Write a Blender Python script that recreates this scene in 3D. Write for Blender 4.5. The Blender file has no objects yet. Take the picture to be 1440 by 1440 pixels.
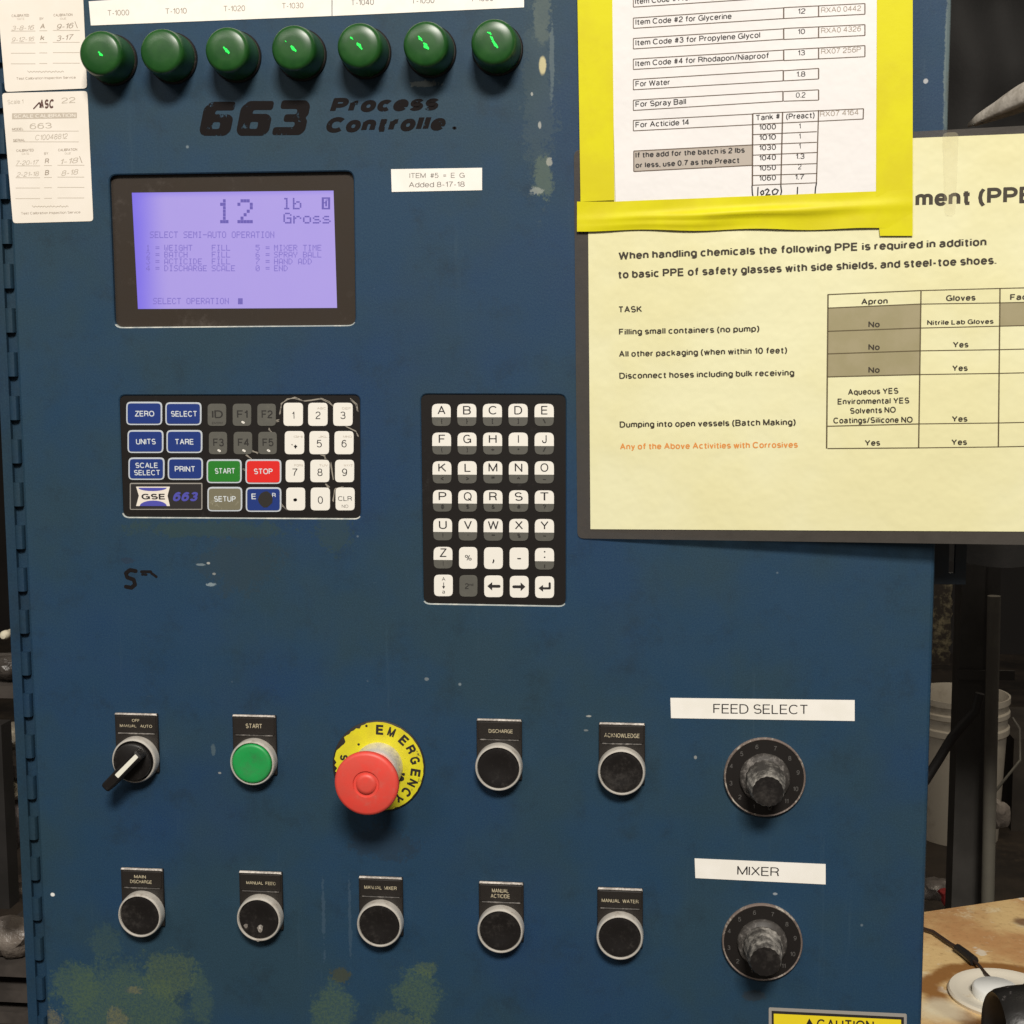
import bpy, math, random
from mathutils import Vector, Matrix
from mathutils.geometry import tessellate_polygon
random.seed(7)
S = bpy.context.scene
COL = S.collection
R = math.radians

# ------------------------------------------------------------------ camera, world, lamps, exposure
FPX = 1930.0                      # focal length in photograph pixels
DIST, EYE = 0.83, 1.45            # distance to the cabinet face, eye height
Xc = Vector((17400, 130, -1930)).normalized()
Dc = Vector((85, 17280, 1930)); Dc = (Dc - Xc * Dc.dot(Xc)).normalized()
Yc = Xc.cross(Dc)
right = Vector((Xc[0], Yc[0], -Dc[0])); down = Vector((Xc[1], Yc[1], -Dc[1])); fwd = Vector((Xc[2], Yc[2], -Dc[2]))
CAM = Vector((0, -DIST, EYE))
cd = bpy.data.cameras.new('camera'); cam = bpy.data.objects.new('camera', cd); COL.objects.link(cam)
m3 = Matrix((right, -down, -fwd)).transposed()
cam.matrix_world = Matrix.Translation(CAM) @ m3.to_4x4()
cd.sensor_width = 36; cd.lens = FPX / 1440 * 36; cd.clip_start = 0.02; cd.clip_end = 60
S.camera = cam
w = bpy.data.worlds.new('World'); S.world = w; w.use_nodes = True
w.node_tree.nodes['Background'].inputs[0].default_value = (1.0, 0.9, 0.8, 1)
w.node_tree.nodes['Background'].inputs[1].default_value = 0.13
S.view_settings.view_transform = 'Standard'; S.view_settings.look = 'None'
S.view_settings.exposure = 0; S.view_settings.gamma = 1

def area(name, loc, aim, sx, sy, power, col):
    l = bpy.data.lights.new(name, 'AREA'); l.shape = 'RECTANGLE'; l.size = sx; l.size_y = sy
    l.energy = power; l.color = col
    o = bpy.data.objects.new(name, l); COL.objects.link(o); o.location = loc
    o.rotation_euler = (Vector(aim) - Vector(loc)).to_track_quat('-Z', 'Y').to_euler()
    return o
area('ceiling_lamp', (0.34, -2.7, 3.65), (0, 0, 1.3), 1.0, 0.55, 162, (1.0, 0.95, 0.875))
area('added_fill_lamp', (-1.6, -2.6, 3.2), (0, 0, 1.2), 1.2, 0.5, 18, (1.0, 0.95, 0.88))  # added fill for reflections and softer shadows, no known fixture
area('aisle_lamp', (1.1, 1.9, 3.3), (0.9, 2.0, 0.4), 1.0, 0.3, 22, (1.0, 0.88, 0.7))

# ------------------------------------------------------------------ measuring helpers
def ray(px, py):
    return (right * (px - 720) + down * (py - 720) + fwd * FPX).normalized()
def hit_y(px, py, y):
    d = ray(px, py); return CAM + d * ((y - CAM.y) / d.y)
def hit_z(px, py, z):
    d = ray(px, py); return CAM + d * ((z - CAM.z) / d.z)

class Frame:
    def __init__(s, o, ux, uz):
        s.o = Vector(o); s.ux = Vector(ux).normalized(); s.uz = Vector(uz).normalized(); s.n = s.ux.cross(s.uz)
    def pt(s, u, v, w=0): return s.o + s.ux * u + s.uz * v + s.n * w
    def uv(s, px, py, w=0):
        d = ray(px, py); o = s.o + s.n * w
        p = CAM + d * ((o - CAM).dot(s.n) / d.dot(s.n)) - s.o
        return Vector((p.dot(s.ux), p.dot(s.uz)))
FACE = Frame((0, 0, EYE), (1, 0, 0), (0, 0, 1))     # the cabinet's front face; n points to the viewer

def rpoly(pts, r=0, n=5):
    """polygon with rounded corners (counter-clockwise or not), 2D"""
    pts = [Vector(p) for p in pts]
    if r <= 0: return pts
    out = []
    for i, p in enumerate(pts):
        a = (pts[i - 1] - p); b = (pts[(i + 1) % len(pts)] - p)
        rr = min(r, a.length * .48, b.length * .48); a.normalize(); b.normalize()
        s, e = p + a * rr, p + b * rr
        for k in range(n + 1):
            t = k / n; out.append(s * (1 - t) ** 2 + p * 2 * t * (1 - t) + e * t * t)
    return out
def ccw(p):
    A = sum(p[i - 1].x * p[i].y - p[i].x * p[i - 1].y for i in range(len(p)))
    return p if A > 0 else p[::-1]
def inset(p, d):
    out = []; n = len(p)
    for i in range(n):
        e1 = (p[i] - p[i - 1]); e2 = (p[(i + 1) % n] - p[i])
        if e1.length < 1e-9: e1 = e2
        if e2.length < 1e-9: e2 = e1
        n1 = Vector((-e1.y, e1.x)).normalized(); n2 = Vector((-e2.y, e2.x)).normalized()
        b = n1 + n2; b = b / max(b.length_squared, .4) * 2 / 1
        out.append(p[i] + b * d)
    return out
def box_px(fr, x0, y0, x1, y1, w=0):
    return [fr.uv(x0, y1, w), fr.uv(x1, y1, w), fr.uv(x1, y0, w), fr.uv(x0, y0, w)]

# ------------------------------------------------------------------ text: a plain grotesque drawn with strokes, cap height 1
def _arc(cx, cy, rx, ry, a0, a1):
    n = max(3, int(abs(a1 - a0) / 18)); e = .92
    out = []
    for i in range(n + 1):
        t = R(a0 + (a1 - a0) * i / n); c_, s_ = math.cos(t), math.sin(t)
        out.append((cx + rx * math.copysign(abs(c_) ** e, c_), cy + ry * math.copysign(abs(s_) ** e, s_)))
    return out
def _font():
    A = _arc; XH = .72; G = {}
    def g(ch, w_, *st): G[ch] = (w_, st)
    g('A', .66, [(0, 0), (.33, 1), (.66, 0)], [(.12, .34), (.54, .34)])
    g('B', .58, [(0, 0), (0, 1)] + [(.32, 1)] + A(.32, .765, .235, .235, 90, -90) + [(0, .53)], [(0, .53), (.33, .53)] + A(.33, .265, .25, .265, 90, -90) + [(0, 0), (0, .06)])
    g('C', .68, A(.36, .5, .36, .5, 42, 318))
    g('D', .64, [(0, 0), (0, 1), (.27, 1)] + A(.27, .5, .37, .5, 88, -88) + [(0, 0)])
    g('E', .54, [(.54, 1), (0, 1), (0, 0), (.55, 0)], [(0, .52), (.50, .52)])
    g('F', .50, [(.52, 1), (0, 1), (0, 0)], [(0, .51), (.45, .51)])
    g('G', .70, A(.36, .5, .36, .5, 45, 345) + [(.70, .47), (.38, .47)], [(.71, .46), (.72, 0)])
    g('H', .60, [(0, 0), (0, 1)], [(.6, 0), (.6, 1)], [(0, .53), (.6, .53)])
    g('I', .0, [(0, 0), (0, 1)])
    g('J', .42, [(.42, 1), (.42, .25)] + A(.21, .24, .21, .24, 0, -180) + [(0, .32)])
    g('K', .60, [(0, 0), (0, 1)], [(.57, 1), (.02, .40)], [(.21, .60), (.62, 0)])
    g('L', .48, [(0, 1), (0, 0), (.48, 0)])
    g('M', .72, [(0, 0), (0, 1), (.36, .06), (.72, 1), (.72, 0)])
    g('N', .60, [(0, 0), (0, 1), (.6, 0), (.6, 1)])
    g('O', .74, A(.37, .5, .37, .5, 0, 360))
    g('P', .55, [(0, 0), (0, 1), (.29, 1)] + A(.29, .735, .26, .265, 90, -90) + [(0, .47)])
    g('Q', .74, A(.37, .5, .37, .5, 0, 360), [(.44, .25), (.74, -.06)])
    g('R', .58, [(0, 0), (0, 1), (.31, 1)] + A(.31, .745, .26, .255, 90, -90) + [(0, .49)], [(.33, .48), (.46, .44), (.53, .34), (.55, .1), (.60, 0)])
    g('S', .58, A(.28, .74, .25, .26, 25, 250) + [(.37, .46)] + A(.31, .26, .27, .26, 75, -155))
    g('T', .60, [(0, 1), (.6, 1)], [(.3, 1), (.3, 0)])
    g('U', .58, [(0, 1), (0, .30)] + A(.29, .29, .29, .29, 180, 360) + [(.58, .30), (.58, 1)])
    g('V', .62, [(0, 1), (.31, 0), (.62, 1)])
    g('W', .92, [(0, 1), (.22, 0), (.46, .97), (.70, 0), (.92, 1)])
    g('X', .62, [(0, 0), (.60, 1)], [(.02, 1), (.62, 0)])
    g('Y', .64, [(0, 1), (.32, .42), (.64, 1)], [(.32, .44), (.32, 0)])
    g('Z', .56, [(.02, 1), (.56, 1), (0, 0), (.58, 0)])
    bowl = lambda cx: A(cx, .36, .235, .36, 0, 360)
    g('a', .46, A(.20, .52, .20, .20, 155, 90) + A(.22, .52, .20, .20, 88, 0) + [(.42, .14), (.46, 0)], [(.42, .42), (.25, .40)] + A(.19, .20, .19, .20, 85, 275) + [(.32, .04), (.42, .2)])
    g('b', .46, [(0, 0), (0, 1)], A(.235, .36, .235, .36, 0, 360))
    g('c', .44, A(.24, .36, .24, .36, 45, 315))
    g('d', .46, [(.47, 0), (.47, 1)], A(.235, .36, .235, .36, 0, 360))
    g('e', .47, [(.01, .37), (.47, .37)] + A(.24, .36, .235, .36, 5, 325))
    g('f', .28, [(.32, .99), (.24, .99), (.15, .94), (.13, .84), (.13, 0)], [(-.02, .69), (.31, .69)])
    g('g', .46, A(.235, .37, .235, .35, 0, 360), [(.47, .72), (.47, -.05)] + A(.25, -.06, .22, .20, 0, -150))
    g('h', .42, [(0, 0), (0, 1)], [(0, .42)] + A(.21, .48, .21, .24, 160, 0) + [(.42, 0)])
    g('i', .0, [(0, 0), (0, .71)], [(0, .90), (0, 1.0)])
    g('j', .05, [(.05, .71), (.05, -.15), (-.05, -.22)], [(.05, .90), (.05, 1)])
    g('k', .42, [(0, 0), (0, 1)], [(.38, .71), (.02, .30)], [(.15, .45), (.43, 0)])
    g('l', .0, [(0, 0), (0, 1)])
    g('m', .72, [(0, 0), (0, .72)], [(0, .44)] + A(.18, .50, .18, .22, 160, 0) + [(.36, 0)], [(.36, .44)] + A(.54, .50, .18, .22, 160, 0) + [(.72, 0)])
    g('n', .42, [(0, 0), (0, .72)], [(0, .42)] + A(.21, .48, .21, .24, 160, 0) + [(.42, 0)])
    g('o', .48, A(.24, .36, .24, .36, 0, 360))
    g('p', .46, [(0, -.26), (0, .72)], A(.235, .36, .235, .36, 0, 360))
    g('q', .46, [(.47, -.26), (.47, .72)], A(.235, .36, .235, .36, 0, 360))
    g('r', .24, [(0, 0), (0, .72)], [(0, .42), (.05, .60), (.14, .70), (.25, .70)])
    g('s', .40, A(.20, .53, .185, .19, 25, 230) + [(.25, .33)] + A(.21, .19, .20, .19, 60, -155))
    g('t', .27, [(.12, .93), (.12, .14), (.16, .01), (.30, .01)], [(-.03, .69), (.30, .69)])
    g('u', .42, [(0, .72), (0, .24)] + A(.21, .24, .21, .24, 180, 340) + [(.42, .30)], [(.42, 0), (.42, .72)])
    g('v', .42, [(0, .72), (.21, 0), (.42, .72)])
    g('w', .66, [(0, .72), (.165, 0), (.33, .70), (.495, 0), (.66, .72)])
    g('x', .40, [(0, 0), (.40, .72)], [(0, .72), (.40, 0)])
    g('y', .42, [(0, .72), (.22, .04)], [(.43, .72), (.18, -.14), (.10, -.24), (0, -.25)])
    g('z', .38, [(.01, .72), (.38, .72), (0, 0), (.39, 0)])
    g('0', .50, A(.25, .5, .25, .5, 0, 360)); g('1', .22, [(0, .76), (.12, .80), (.22, 1), (.22, 0)])
    g('2', .50, A(.25, .73, .24, .27, 170, -20) + [(.40, .52), (.10, .25), (.0, 0), (.50, 0)])
    g('3', .50, A(.24, .755, .215, .245, 160, -80) + [(.18, .52)], [(.18, .52), (.28, .52)] + A(.25, .265, .24, .265, 80, -165))
    g('4', .52, [(.38, 0), (.38, 1), (0, .28), (.54, .28)])
    g('5', .50, [(.46, 1), (.08, 1), (.03, .50)] + A(.24, .33, .25, .33, 145, -155))
    g('6', .50, A(.25, .32, .24, .32, 0, 360), [(.47, .86), (.38, .98), (.27, 1), (.12, .90), (.03, .68), (.01, .34)])
    g('7', .50, [(0, 1), (.50, 1), (.28, .55), (.16, 0)])
    g('8', .50, A(.25, .76, .21, .24, 0, 360), A(.25, .265, .25, .265, 0, 360))
    g('9', .50, A(.25, .68, .24, .32, 0, 360), [(.03, .14), (.12, .02), (.23, 0), (.38, .10), (.47, .32), (.49, .66)])
    g('#', .54, [(.16, 0), (.24, 1)], [(.36, 0), (.44, 1)], [(.03, .66), (.56, .66)], [(0, .32), (.53, .32)])
    g('&', .60, [(.60, 0), (.16, .62), (.12, .80), (.18, .96), (.27, 1), (.36, .95), (.38, .80), (.30, .64), (.08, .42), (0, .22), (.07, .05), (.22, 0), (.40, .08), (.52, .30), (.54, .44)])
    g('%', .80, A(.17, .77, .15, .21, 0, 360), A(.63, .23, .15, .21, 0, 360), [(.58, 1), (.22, 0)])
    g('@', .8, A(.4, .45, .4, .5, -60, 290), A(.4, .45, .17, .24, 0, 360))
    g('$', .52, A(.26, .70, .22, .22, 25, 250) + A(.28, .28, .24, .22, 75, -155), [(.27, 1.08), (.27, -.08)])
    g('?', .44, A(.22, .77, .21, .23, 170, -40) + [(.24, .46), (.22, .26)], [(.22, .08), (.22, 0)])
    g('!', .0, [(0, 1), (0, .28)], [(0, .1), (0, 0)]); g("'", .0, [(0, 1), (0, .72)]); g('"', .16, [(0, 1), (0, .72)], [(.16, 1), (.16, .72)])
    g('~', .46, [(0, .42), (.10, .52), (.22, .48), (.34, .42), (.46, .52)]); g('|', .0, [(0, 1), (0, -.1)])
    g('(', .18, [(.18, 1.04), (.05, .78), (0, .42), (.05, .06), (.18, -.22)]); g(')', .18, [(0, 1.04), (.13, .78), (.18, .42), (.13, .06), (0, -.22)])
    g('[', .16, [(.16, 1), (0, 1), (0, -.1), (.16, -.1)]); g(']', .16, [(0, 1), (.16, 1), (.16, -.1), (0, -.1)])
    g('{', .2, [(.2, 1), (.1, .95), (.1, .55), (0, .45), (.1, .35), (.1, -.05), (.2, -.1)]); g('}', .2, [(0, 1), (.1, .95), (.1, .55), (.2, .45), (.1, .35), (.1, -.05), (0, -.1)])
    g('<', .46, [(.46, .8), (0, .45), (.46, .1)]); g('>', .46, [(0, .8), (.46, .45), (0, .1)])
    g('=', .46, [(0, .6), (.46, .6)], [(0, .32), (.46, .32)]); g('+', .46, [(0, .45), (.46, .45)], [(.23, .7), (.23, .2)]); g('-', .26, [(0, .36), (.26, .36)])
    g('*', .30, [(.15, 1), (.15, .6)], [(0, .9), (.3, .7)], [(.3, .9), (0, .7)]); g('/', .28, [(0, -.02), (.28, 1.02)]); g('\\', .28, [(0, 1.02), (.28, -.02)])
    g('^', .4, [(0, .6), (.2, 1), (.4, .6)]); g('_', .5, [(0, -.1), (.5, -.1)])
    g('.', .0, [(0, -.02), (0, .09)]); g(',', .03, [(.03, .09), (0, -.16)]); g(':', .0, [(0, -.02), (0, .09)], [(0, .55), (0, .66)])
    return G
GLYPHS = _font()
def ribbon(pts, hw):
    """one stroke as a mitred strip: vertices, faces"""
    P = [Vector(p) for p in pts]; P = [p for i, p in enumerate(P) if i == 0 or (p - P[i - 1]).length > 1e-5]
    closed = (P[0] - P[-1]).length < 1e-4
    if closed: P = P[:-1]
    n = len(P); vs = []
    for i, p in enumerate(P):
        a = P[i - 1] if (i > 0 or closed) else None; b = P[(i + 1) % n] if (i < n - 1 or closed) else None
        d1 = (p - a).normalized() if a is not None else (b - p).normalized(); d2 = (b - p).normalized() if b is not None else d1
        n1 = Vector((-d1.y, d1.x)); n2 = Vector((-d2.y, d2.x)); m = n1 + n2
        m = m * (2 / max(m.length_squared, 1.1)) if m.length > .05 else n1
        vs += [p + m * hw, p - m * hw]
    k = n if closed else n - 1
    return vs, [[2 * i, 2 * i + 1, (2 * i + 3) % (2 * n), (2 * i + 2) % (2 * n)] for i in range(k)]
def runs(pts):
    """a stroke cut at its sharp corners, the cut ends run on a little so that the corner is full"""
    P = [Vector(p) for p in pts]; P = [p for i, p in enumerate(P) if i == 0 or (p - P[i - 1]).length > 1e-5]
    out = [[P[0]]]
    for i in range(1, len(P)):
        out[-1].append(P[i])
        if i < len(P) - 1 and (P[i] - P[i - 1]).angle(P[i + 1] - P[i]) > R(62): out.append([P[i]])
    return out
def layout(txt, hw, shear, space=.085):
    """strokes of a string, each a ribbon in cap-height units"""
    x = hw; out = []; S_ = 1 - 2 * hw
    for ch in txt:
        if ch == ' ': x += .30; continue
        w_, st = GLYPHS[ch]
        for q in st:
            rs = runs([(x + px, hw + py * S_) for px, py in q])
            for k, r_ in enumerate(rs):
                r_ = [v.copy() for v in r_]
                if k > 0: r_[0] = r_[0] + (r_[0] - r_[1]).normalized() * hw * .75
                if k < len(rs) - 1: r_[-1] = r_[-1] + (r_[-1] - r_[-2]).normalized() * hw * .75
                vs, fs = ribbon(r_, hw); out.append(([Vector((v.x + v.y * shear, v.y)) for v in vs], fs))
        x += w_ + 2 * hw + (space if ch.isupper() or ch.isdigit() else space * .9)
    return out

class MB:
    def __init__(s): s.v = []; s.f = []; s.m = []
    def add(s, vs, fs, mi=0):
        b = len(s.v); s.v += [Vector(v) for v in vs]
        for f in fs: s.f.append([i + b for i in f]); s.m.append(mi)
    def prism(s, fr, poly, w0, w1, mi=0, bevel=0, mside=None, back=False):
        poly = ccw(poly); n = len(poly); ms = mi if mside is None else mside
        rings = [(poly, w0)]
        if bevel: rings += [(poly, w1 - bevel), (inset(poly, bevel), w1)]
        else: rings += [(poly, w1)]
        vs = []; fs = []
        for p, ww in rings: vs += [fr.pt(q.x, q.y, ww) for q in p]
        for k in range(len(rings) - 1):
            for i in range(n):
                j = (i + 1) % n; fs.append([k * n + i, k * n + j, (k + 1) * n + j, (k + 1) * n + i])
        s.add(vs, fs, ms)
        s.add([fr.pt(q.x, q.y, w1) for q in rings[-1][0]], [list(range(n))], mi)
        if back: s.add([fr.pt(q.x, q.y, w0) for q in poly][::-1], [list(range(n))], ms)
    def flat(s, fr, poly, w, mi=0):
        poly = ccw(poly); s.add([fr.pt(q.x, q.y, w) for q in poly], [list(range(len(poly)))], mi)
    def box(s, lo, hi, mi=0):
        (a, b, c), (d, e, f) = lo, hi
        s.add([(a,b,c),(d,b,c),(d,e,c),(a,e,c),(a,b,f),(d,b,f),(d,e,f),(a,e,f)],
              [[3,2,1,0],[4,5,6,7],[0,1,5,4],[1,2,6,5],[2,3,7,6],[3,0,4,7]], mi)
    def lathe(s, fr, u, v, prof, seg=40, mi=0, jit=0):
        vs = []; fs = []; n = len(prof)
        for r, ww in prof:
            for k in range(seg):
                a = 2 * math.pi * k / seg; rr = r * (1 + jit * math.sin(7 * a) * math.sin(3 * a + r * 900))
                vs.append(fr.pt(u + rr * math.cos(a), v + rr * math.sin(a), ww))
        for i in range(n - 1):
            for k in range(seg):
                j = (k + 1) % seg; fs.append([i * seg + k, i * seg + j, (i + 1) * seg + j, (i + 1) * seg + k])
        if prof[-1][0] > 0: fs.append([(n - 1) * seg + k for k in range(seg)])
        s.add(vs, fs, mi)
    def tube(s, pts, r, seg=10, mi=0, cap=True):
        pts = [Vector(p) for p in pts]; rs = r if isinstance(r, (list, tuple)) else [r] * len(pts)
        vs = []; fs = []
        up = Vector((0, 0, 1))
        for i, p in enumerate(pts):
            t = (pts[min(i + 1, len(pts) - 1)] - pts[max(i - 1, 0)]).normalized()
            a = t.cross(up)
            if a.length < .05: a = t.cross(Vector((1, 0, 0)))
            a.normalize(); b = a.cross(t)
            for k in range(seg):
                q = 2 * math.pi * k / seg; vs.append(p + (a * math.cos(q) + b * math.sin(q)) * rs[i])
        for i in range(len(pts) - 1):
            for k in range(seg):
                j = (k + 1) % seg; fs.append([i * seg + k, i * seg + j, (i + 1) * seg + j, (i + 1) * seg + k])
        if cap: fs += [list(range(seg))[::-1], [(len(pts) - 1) * seg + k for k in range(seg)]]
        s.add(vs, fs, mi)
    def line(s, fr, p, q, wpx, w, mi=0):
        a, b = fr.uv(*p), fr.uv(*q); s.lineuv(fr, a, b, wpx / 2325, w, mi)
    def lineuv(s, fr, a, b, wd, w, mi=0):
        d = (b - a).normalized(); n = Vector((-d.y, d.x)) * wd / 2
        s.flat(fr, [a - n, b - n, b + n, a + n], w, mi)
    def poly(s, fr, pxs, wpx, w, mi=0):
        """a pen stroke through photograph points"""
        uv = [fr.uv(*p) for p in pxs]; hw = wpx / 2325 / 2
        for a, b in zip(uv, uv[1:]):
            if (b - a).length > 1e-7: s.lineuv(fr, a, b, hw * 2, w, mi)
        for a in uv:
            s.flat(fr, [a + Vector((math.cos(k * math.pi / 4), math.sin(k * math.pi / 4))) * hw for k in range(8)], w + 1e-5, mi)
    def textuv(s, fr, txt, o, ang, cap, width=None, w=0.0001, mi=0, bold=0, shear=0, center=False):
        hw = .052 + max(0, bold) * 2.1
        st = layout(txt, hw, shear)
        if not st: return
        x0 = min(v.x for vs, _ in st for v in vs); x1 = max(v.x for vs, _ in st for v in vs)
        sy = cap; sx = sy if width is None else width / max(x1 - x0, 1e-6)
        off = (x0 + x1) / 2 if center else x0
        c, n = math.cos(ang), math.sin(ang)
        for q, (vs, fs) in enumerate(st):
            s.add([fr.pt(o[0] + (v.x - off) * sx * c - v.y * sy * n, o[1] + (v.x - off) * sx * n + v.y * sy * c, w + (q % 5) * 1e-5) for v in vs], fs, mi)
    def text(s, fr, txt, p0, p1, cap, w=0.0001, mi=0, bold=0, shear=0):
        a, b = fr.uv(*p0), fr.uv(*p1); d = b - a
        c = (fr.uv(p0[0], p0[1] - cap) - a).length
        thin = all(ch in "1IlJ'!|.,:" for ch in txt)
        s.textuv(fr, txt, (a + b) / 2 if thin else a, math.atan2(d.y, d.x), c, None if thin else d.length, w, mi, bold, shear, thin)
    def build(s, name, mats, parent=None, origin=None, smooth=40):
        org = Vector(origin) if origin is not None else sum(s.v, Vector()) / max(len(s.v), 1)
        me = bpy.data.meshes.new(name); me.from_pydata([v - org for v in s.v], [], s.f)
        if not isinstance(mats, (list, tuple)): mats = [mats]
        for m in mats: me.materials.append(m)
        for p, i in zip(me.polygons, s.m): p.material_index = i
        if smooth: me.shade_smooth(); me.set_sharp_from_angle(angle=R(smooth))
        o = bpy.data.objects.new(name, me); COL.objects.link(o)
        place(o, org, parent); return o
ORG = {}
def place(o, org, parent=None):
    ORG[o.name] = Vector(org)
    if parent is not None:
        o.parent = parent; o.location = Vector(org) - ORG[parent.name]
    else: o.location = org
def empty(name, org):
    o = bpy.data.objects.new(name, None); COL.objects.link(o); o.empty_display_size = .05; place(o, org); return o
def tag(o, label=None, cat=None, group=None, kind=None):
    if label: o['label'] = label
    if cat: o['category'] = cat
    if group: o['group'] = group
    if kind: o['kind'] = kind
    return o
def copy_part(o, org, parent):
    c = o.copy(); COL.objects.link(c); place(c, org, parent)
    for ch in [x for x in o.children]:
        k = ch.copy(); COL.objects.link(k); place(k, Vector(org) + (ORG[ch.name] - ORG[o.name]), c)
    return c

# ------------------------------------------------------------------ materials
class NT:
    def __init__(s, name):
        s.m = bpy.data.materials.new(name); s.m.use_nodes = True; s.t = s.m.node_tree
        s.b = s.t.nodes['Principled BSDF']; s.pos = s.t.nodes.new('ShaderNodeNewGeometry').outputs['Position']
    def n(s, typ, **kw):
        x = s.t.nodes.new(typ)
        for k, v in kw.items(): setattr(x, k, v)
        return x
    def link(s, a, b): s.t.links.new(a, b)
    def put(s, inp, v):
        if hasattr(v, 'is_linked') or isinstance(v, bpy.types.NodeSocket): s.link(v, inp)
        else: inp.default_value = v
    def noise(s, scale, detail=4, rough=.6, vec=None, stretch=None):
        x = s.n('ShaderNodeTexNoise'); x.inputs['Scale'].default_value = scale
        x.inputs['Detail'].default_value = detail; x.inputs['Roughness'].default_value = rough
        v = vec or s.pos
        if stretch:
            mp = s.n('ShaderNodeVectorMath', operation='MULTIPLY'); s.link(v, mp.inputs[0]); mp.inputs[1].default_value = stretch; v = mp.outputs[0]
        s.link(v, x.inputs['Vector']); return x.outputs['Fac']
    def math(s, op, a, b=0, c=None, clamp=False):
        x = s.n('ShaderNodeMath', operation=op); x.use_clamp = clamp
        s.put(x.inputs[0], a); s.put(x.inputs[1], b)
        if c is not None: s.put(x.inputs[2], c)
        return x.outputs[0]
    def ramp(s, v, lo, hi):
        x = s.n('ShaderNodeMapRange', interpolation_type='SMOOTHSTEP'); s.link(v, x.inputs[0])
        x.inputs[1].default_value = lo; x.inputs[2].default_value = hi; return x.outputs[0]
    def mix(s, f, a, b):
        x = s.n('ShaderNodeMix', data_type='RGBA'); s.put(x.inputs[0], f)
        for i, v in ((6, a), (7, b)):
            if isinstance(v, tuple): x.inputs[i].default_value = (*v, 1) if len(v) == 3 else v
            else: s.link(v, x.inputs[i])
        return x.outputs[2]
    def bump(s, h, strength=.3, dist=.0005):
        x = s.n('ShaderNodeBump'); x.inputs['Strength'].default_value = strength; x.inputs['Distance'].default_value = dist
        s.link(h, x.inputs['Height']); s.link(x.outputs[0], s.b.inputs['Normal'])

def mat(name, base, rough=.5, metal=0, var=None, vscale=60, dust=None, dscale=400, dlo=.55, dhi=.7, bscale=0, bstr=.2, bdist=.0003, spec=None, alpha=None, emit=None, estr=1):
    k = NT(name); c = base
    if var: c = k.mix(k.ramp(k.noise(vscale), .35, .65), base, var)
    if dust:
        d = k.ramp(k.math('ADD', k.math('MULTIPLY', k.noise(dscale, 6, .7), .6), k.math('MULTIPLY', k.noise(dscale * .15, 3), .4)), dlo, dhi)
        c = k.mix(d, c, dust)
        k.link(k.math('MULTIPLY_ADD', d, .75 - rough, rough, clamp=True), k.b.inputs['Roughness'])
        if metal: k.link(k.math('MULTIPLY_ADD', d, -metal, metal, clamp=True), k.b.inputs['Metallic'])
    else:
        k.b.inputs['Roughness'].default_value = rough; k.b.inputs['Metallic'].default_value = metal
    k.put(k.b.inputs['Base Color'], c if not isinstance(c, tuple) else (*c, 1))
    if spec is not None: k.b.inputs['Specular IOR Level'].default_value = spec
    if bscale: k.bump(k.noise(bscale, 5), bstr, bdist)
    if alpha is not None: k.b.inputs['Alpha'].default_value = alpha
    if emit: k.b.inputs['Emission Color'].default_value = (*emit, 1); k.b.inputs['Emission Strength'].default_value = estr
    return k.m

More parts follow.
